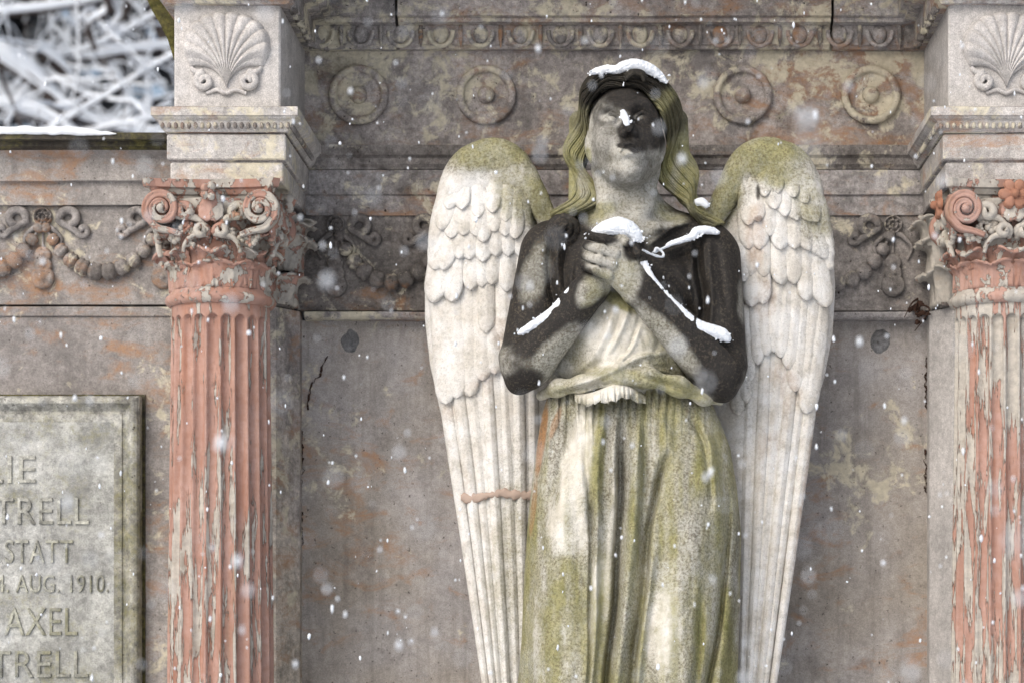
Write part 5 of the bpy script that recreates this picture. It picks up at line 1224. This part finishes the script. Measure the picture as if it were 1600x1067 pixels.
# ================================================================== TREES BEHIND THE WALL
def limb(mb, ms, P, r0, r1, n=7):
    P = np.asarray(P, float); k = len(P); r = np.linspace(r0, r1, k); V, f = tube(P, r, n); mb.add(V, f)
    T = np.gradient(P, axis=0); hor = np.linalg.norm(T[:, :2], axis=1) / (np.linalg.norm(T, axis=1) + 1e-9)
    V, f = tube(P + np.array([0, 0, 1]) * (r * .55 + .002)[:, None] + np.array([0, -1, 0]) * (r * .25)[:, None], (r * .98 + .004) * np.clip(hor * 1.15, .5, 1), n); ms.add(V, f)
def grow(mb, ms, p, d, ln, r, depth, rs, droop=.12):
    k = 7; P = [p]; q = p.copy(); dd = d.copy()
    for i in range(k):
        dd = dd + rs.normal(size=3) * .13 + np.array([0, 0, -droop * .25 if depth < 3 else 0]); dd /= np.linalg.norm(dd); q = q + dd * ln / k; P.append(q.copy())
    limb(mb, ms, spline(P, 12), r * .45, r * .2, 6)
    if depth == 0: return
    for j in range(rs.integers(3, 6)):
        u = rs.integers(2, k + 1); nd = dd * .5 + rs.normal(size=3) * .75; nd /= np.linalg.norm(nd); grow(mb, ms, P[u], nd, ln * rs.uniform(.45, .72), r * .52, depth - 1, rs, droop)
def tree(loc, label, seed, starts, traced=(), trunk=(.16, .09), h=5.2):
    t = thing('tree', loc, label, 'tree', 'snowy trees behind the side wall'); rs = np.random.default_rng(seed); mt, mb, ms = MB(), MB(), MB(); c = np.array(loc, float)
    P = [c + np.array([.12 * math.sin(q * 1.3), .1 * math.cos(q), q]) for q in np.linspace(-.1, h, 12)]; V, f = tube(P, np.linspace(trunk[0], trunk[1], 12), 12); mt.add(V, f)
    for (z0, d, ln, r) in starts:
        d = np.array(d, float); d /= np.linalg.norm(d); i = int(np.clip(z0 / h * 11, 0, 11)); grow(mb, ms, np.array(P[i]), d, ln, r, 3, rs)
    for Y, r, pts in traced:
        Q_ = np.array([W(a, b, Y) for a, b in pts]); Q_[:, 1] += np.linspace(0, .2, len(Q_)); Q_ = spline(Q_, 20); limb(mb, ms, Q_, r, r * .7, 8)
        for j in range(3):
            u = rs.integers(4, 19); nd = rs.normal(size=3); nd /= np.linalg.norm(nd); grow(mb, ms, Q_[u], nd, rs.uniform(.25, .5), r * .35, 1, rs)
    mt.put('trunk', M_BARK, t); mb.put('branches', M_BARK, t); ms.put('branch_snow', M_SNOW, t)
tree((-4.4, 7.0, 0), 'bare tree with thick snow laden limbs close behind the side wall', 3,
     [(3.0, (1, .2, .3), 2.2, .05), (3.6, (1, -.1, .5), 2.4, .05), (4.2, (1, .3, .1), 2.4, .05), (4.8, (1, .2, 0), 2.4, .05), (5.2, (1, 0, .1), 2.4, .05), (2.6, (1, .3, .4), 1.8, .05), (4.0, (-1, .1, .3), 2, .05), (5.0, (.1, .3, 1), 2, .06)],
     [(6.8, 0.059, [(-220, 20), (-40, 72), (20, 98), (60, 132), (100, 178)]), (6.8, 0.046, [(-120, 140), (-20, 162), (40, 172), (90, 195), (125, 225)]), (7.0, 0.039, [(-120, 120), (40, 152), (120, 180), (200, 200), (290, 222)]), (7.0, 0.039, [(60, 80), (88, 100), (112, 135), (138, 190)]),
      (7.2, 0.035, [(-80, 80), (50, 88), (130, 84), (205, 70), (260, 60)]), (6.8, 0.026, [(-60, 26), (30, 14), (120, -4), (200, -30)]), (6.7, 0.022, [(150, -40), (166, 8), (130, 30), (137, 66)]), (7.4, 0.039, [(236, -40), (244, 30), (262, 90), (280, 150)]), (7.5, 0.028, [(210, -20), (190, 20), (165, 45), (150, 90)])])
tree((-2.6, 10.2, 0), 'bare snow dusted tree further back behind the shell block', 11, [(q, (random.uniform(-1, 1), random.uniform(-.6, .4), .35), 2.6, .06) for q in np.linspace(2.6, 6.4, 6)], h=7)
tree((-6.4, 12.0, 0), 'distant snow dusted tree at the upper left corner', 19, [(q, (random.uniform(-.6, 1), random.uniform(-.6, .4), .3), 3.0, .07) for q in np.linspace(3, 8, 6)], h=8.5)
# dark wood far behind: one mass of drooping conifer sprays, some carrying snow
mb, ms = MB(), MB(); rs = np.random.default_rng(23); N = 2600
for k_, (b_, cnt) in enumerate(((mb, 9000), (ms, 500))):
    C = np.stack([rs.uniform(-16, 8, cnt), rs.uniform(15, 21, cnt), rs.uniform(0, 12, cnt)], 1); a_ = rs.uniform(0, 6.28, cnt); ln = rs.uniform(.6, 1.6, cnt) * (1 if k_ == 0 else .5)
    d = np.stack([np.cos(a_), np.sin(a_), -.35 + 0 * a_], 1) * ln[:, None]; s_ = np.stack([-np.sin(a_), np.cos(a_), 0 * a_], 1) * (ln * .3)[:, None]; up = np.array([0, 0, .10])
    V = np.stack([C - d * .5, C + s_, C + d * .5, C - s_, C + up], 1) + (np.array([0, 0, .12]) if k_ else 0); i = np.arange(cnt)[:, None] * 5
    b_.add(V.reshape(-1, 3), [np.concatenate([i + np.array([[0, 1, 4]]), i + np.array([[1, 2, 4]]), i + np.array([[2, 3, 4]]), i + np.array([[3, 0, 4]]), i + np.array([[0, 3, 1]]), i + np.array([[1, 3, 2]])])])
far = tag(mb.put('far_wood', M_NEED, smooth=False), 'dark far wood behind the snowy trees', 'wood', kind='stuff')
o = ms.put('wood_snow', M_SNOW, far, smooth=False)

# ================================================================== FALLING SNOW
cnt = 1250; rs = np.random.default_rng(77)
Y = np.concatenate([-.5 - 3.9 * rs.random(750) ** .8, rs.uniform(-1.6, -.45, 500)]); s = (Y - CAMY) / F
X = (rs.uniform(-150, 1750, cnt) - PX0) * s; Z = EYE + (PY0 - rs.uniform(-120, 1190, cnt)) * s
ico = np.array([(0, 0, 1), (.9, 0, .45), (.28, .85, .45), (-.72, .53, .45), (-.72, -.53, .45), (.28, -.85, .45), (.72, .53, -.45), (-.28, .85, -.45), (-.9, 0, -.45), (-.28, -.85, -.45), (.72, -.53, -.45), (0, 0, -1)])
fi = np.array([(0, 1, 2), (0, 2, 3), (0, 3, 4), (0, 4, 5), (0, 5, 1), (1, 6, 2), (2, 7, 3), (3, 8, 4), (4, 9, 5), (5, 10, 1), (6, 7, 2), (7, 8, 3), (8, 9, 4), (9, 10, 5), (10, 6, 1), (11, 7, 6), (11, 8, 7), (11, 9, 8), (11, 10, 9), (11, 6, 10)])
rad = np.exp(rs.normal(math.log(.0020), .42, cnt)).clip(.0009, .0048)
V = ico[None] * rad[:, None, None] * rs.uniform(.65, 1.25, (cnt, 12, 1)) * np.stack([rs.uniform(.7, 1, cnt), rs.uniform(.7, 1, cnt), rs.uniform(1, 2.1, cnt)], 1)[:, None, :]
V = V + np.stack([X, Y, Z], 1)[:, None, :]
Fc = (fi[None] + np.arange(cnt)[:, None, None] * 12).reshape(-1, 3)
tag(put('falling_snow', V.reshape(-1, 3), [Fc], M_SNOW, origin=(0, -2, 2)), 'snowflakes falling in front of the monument', 'snowflakes', kind='stuff')
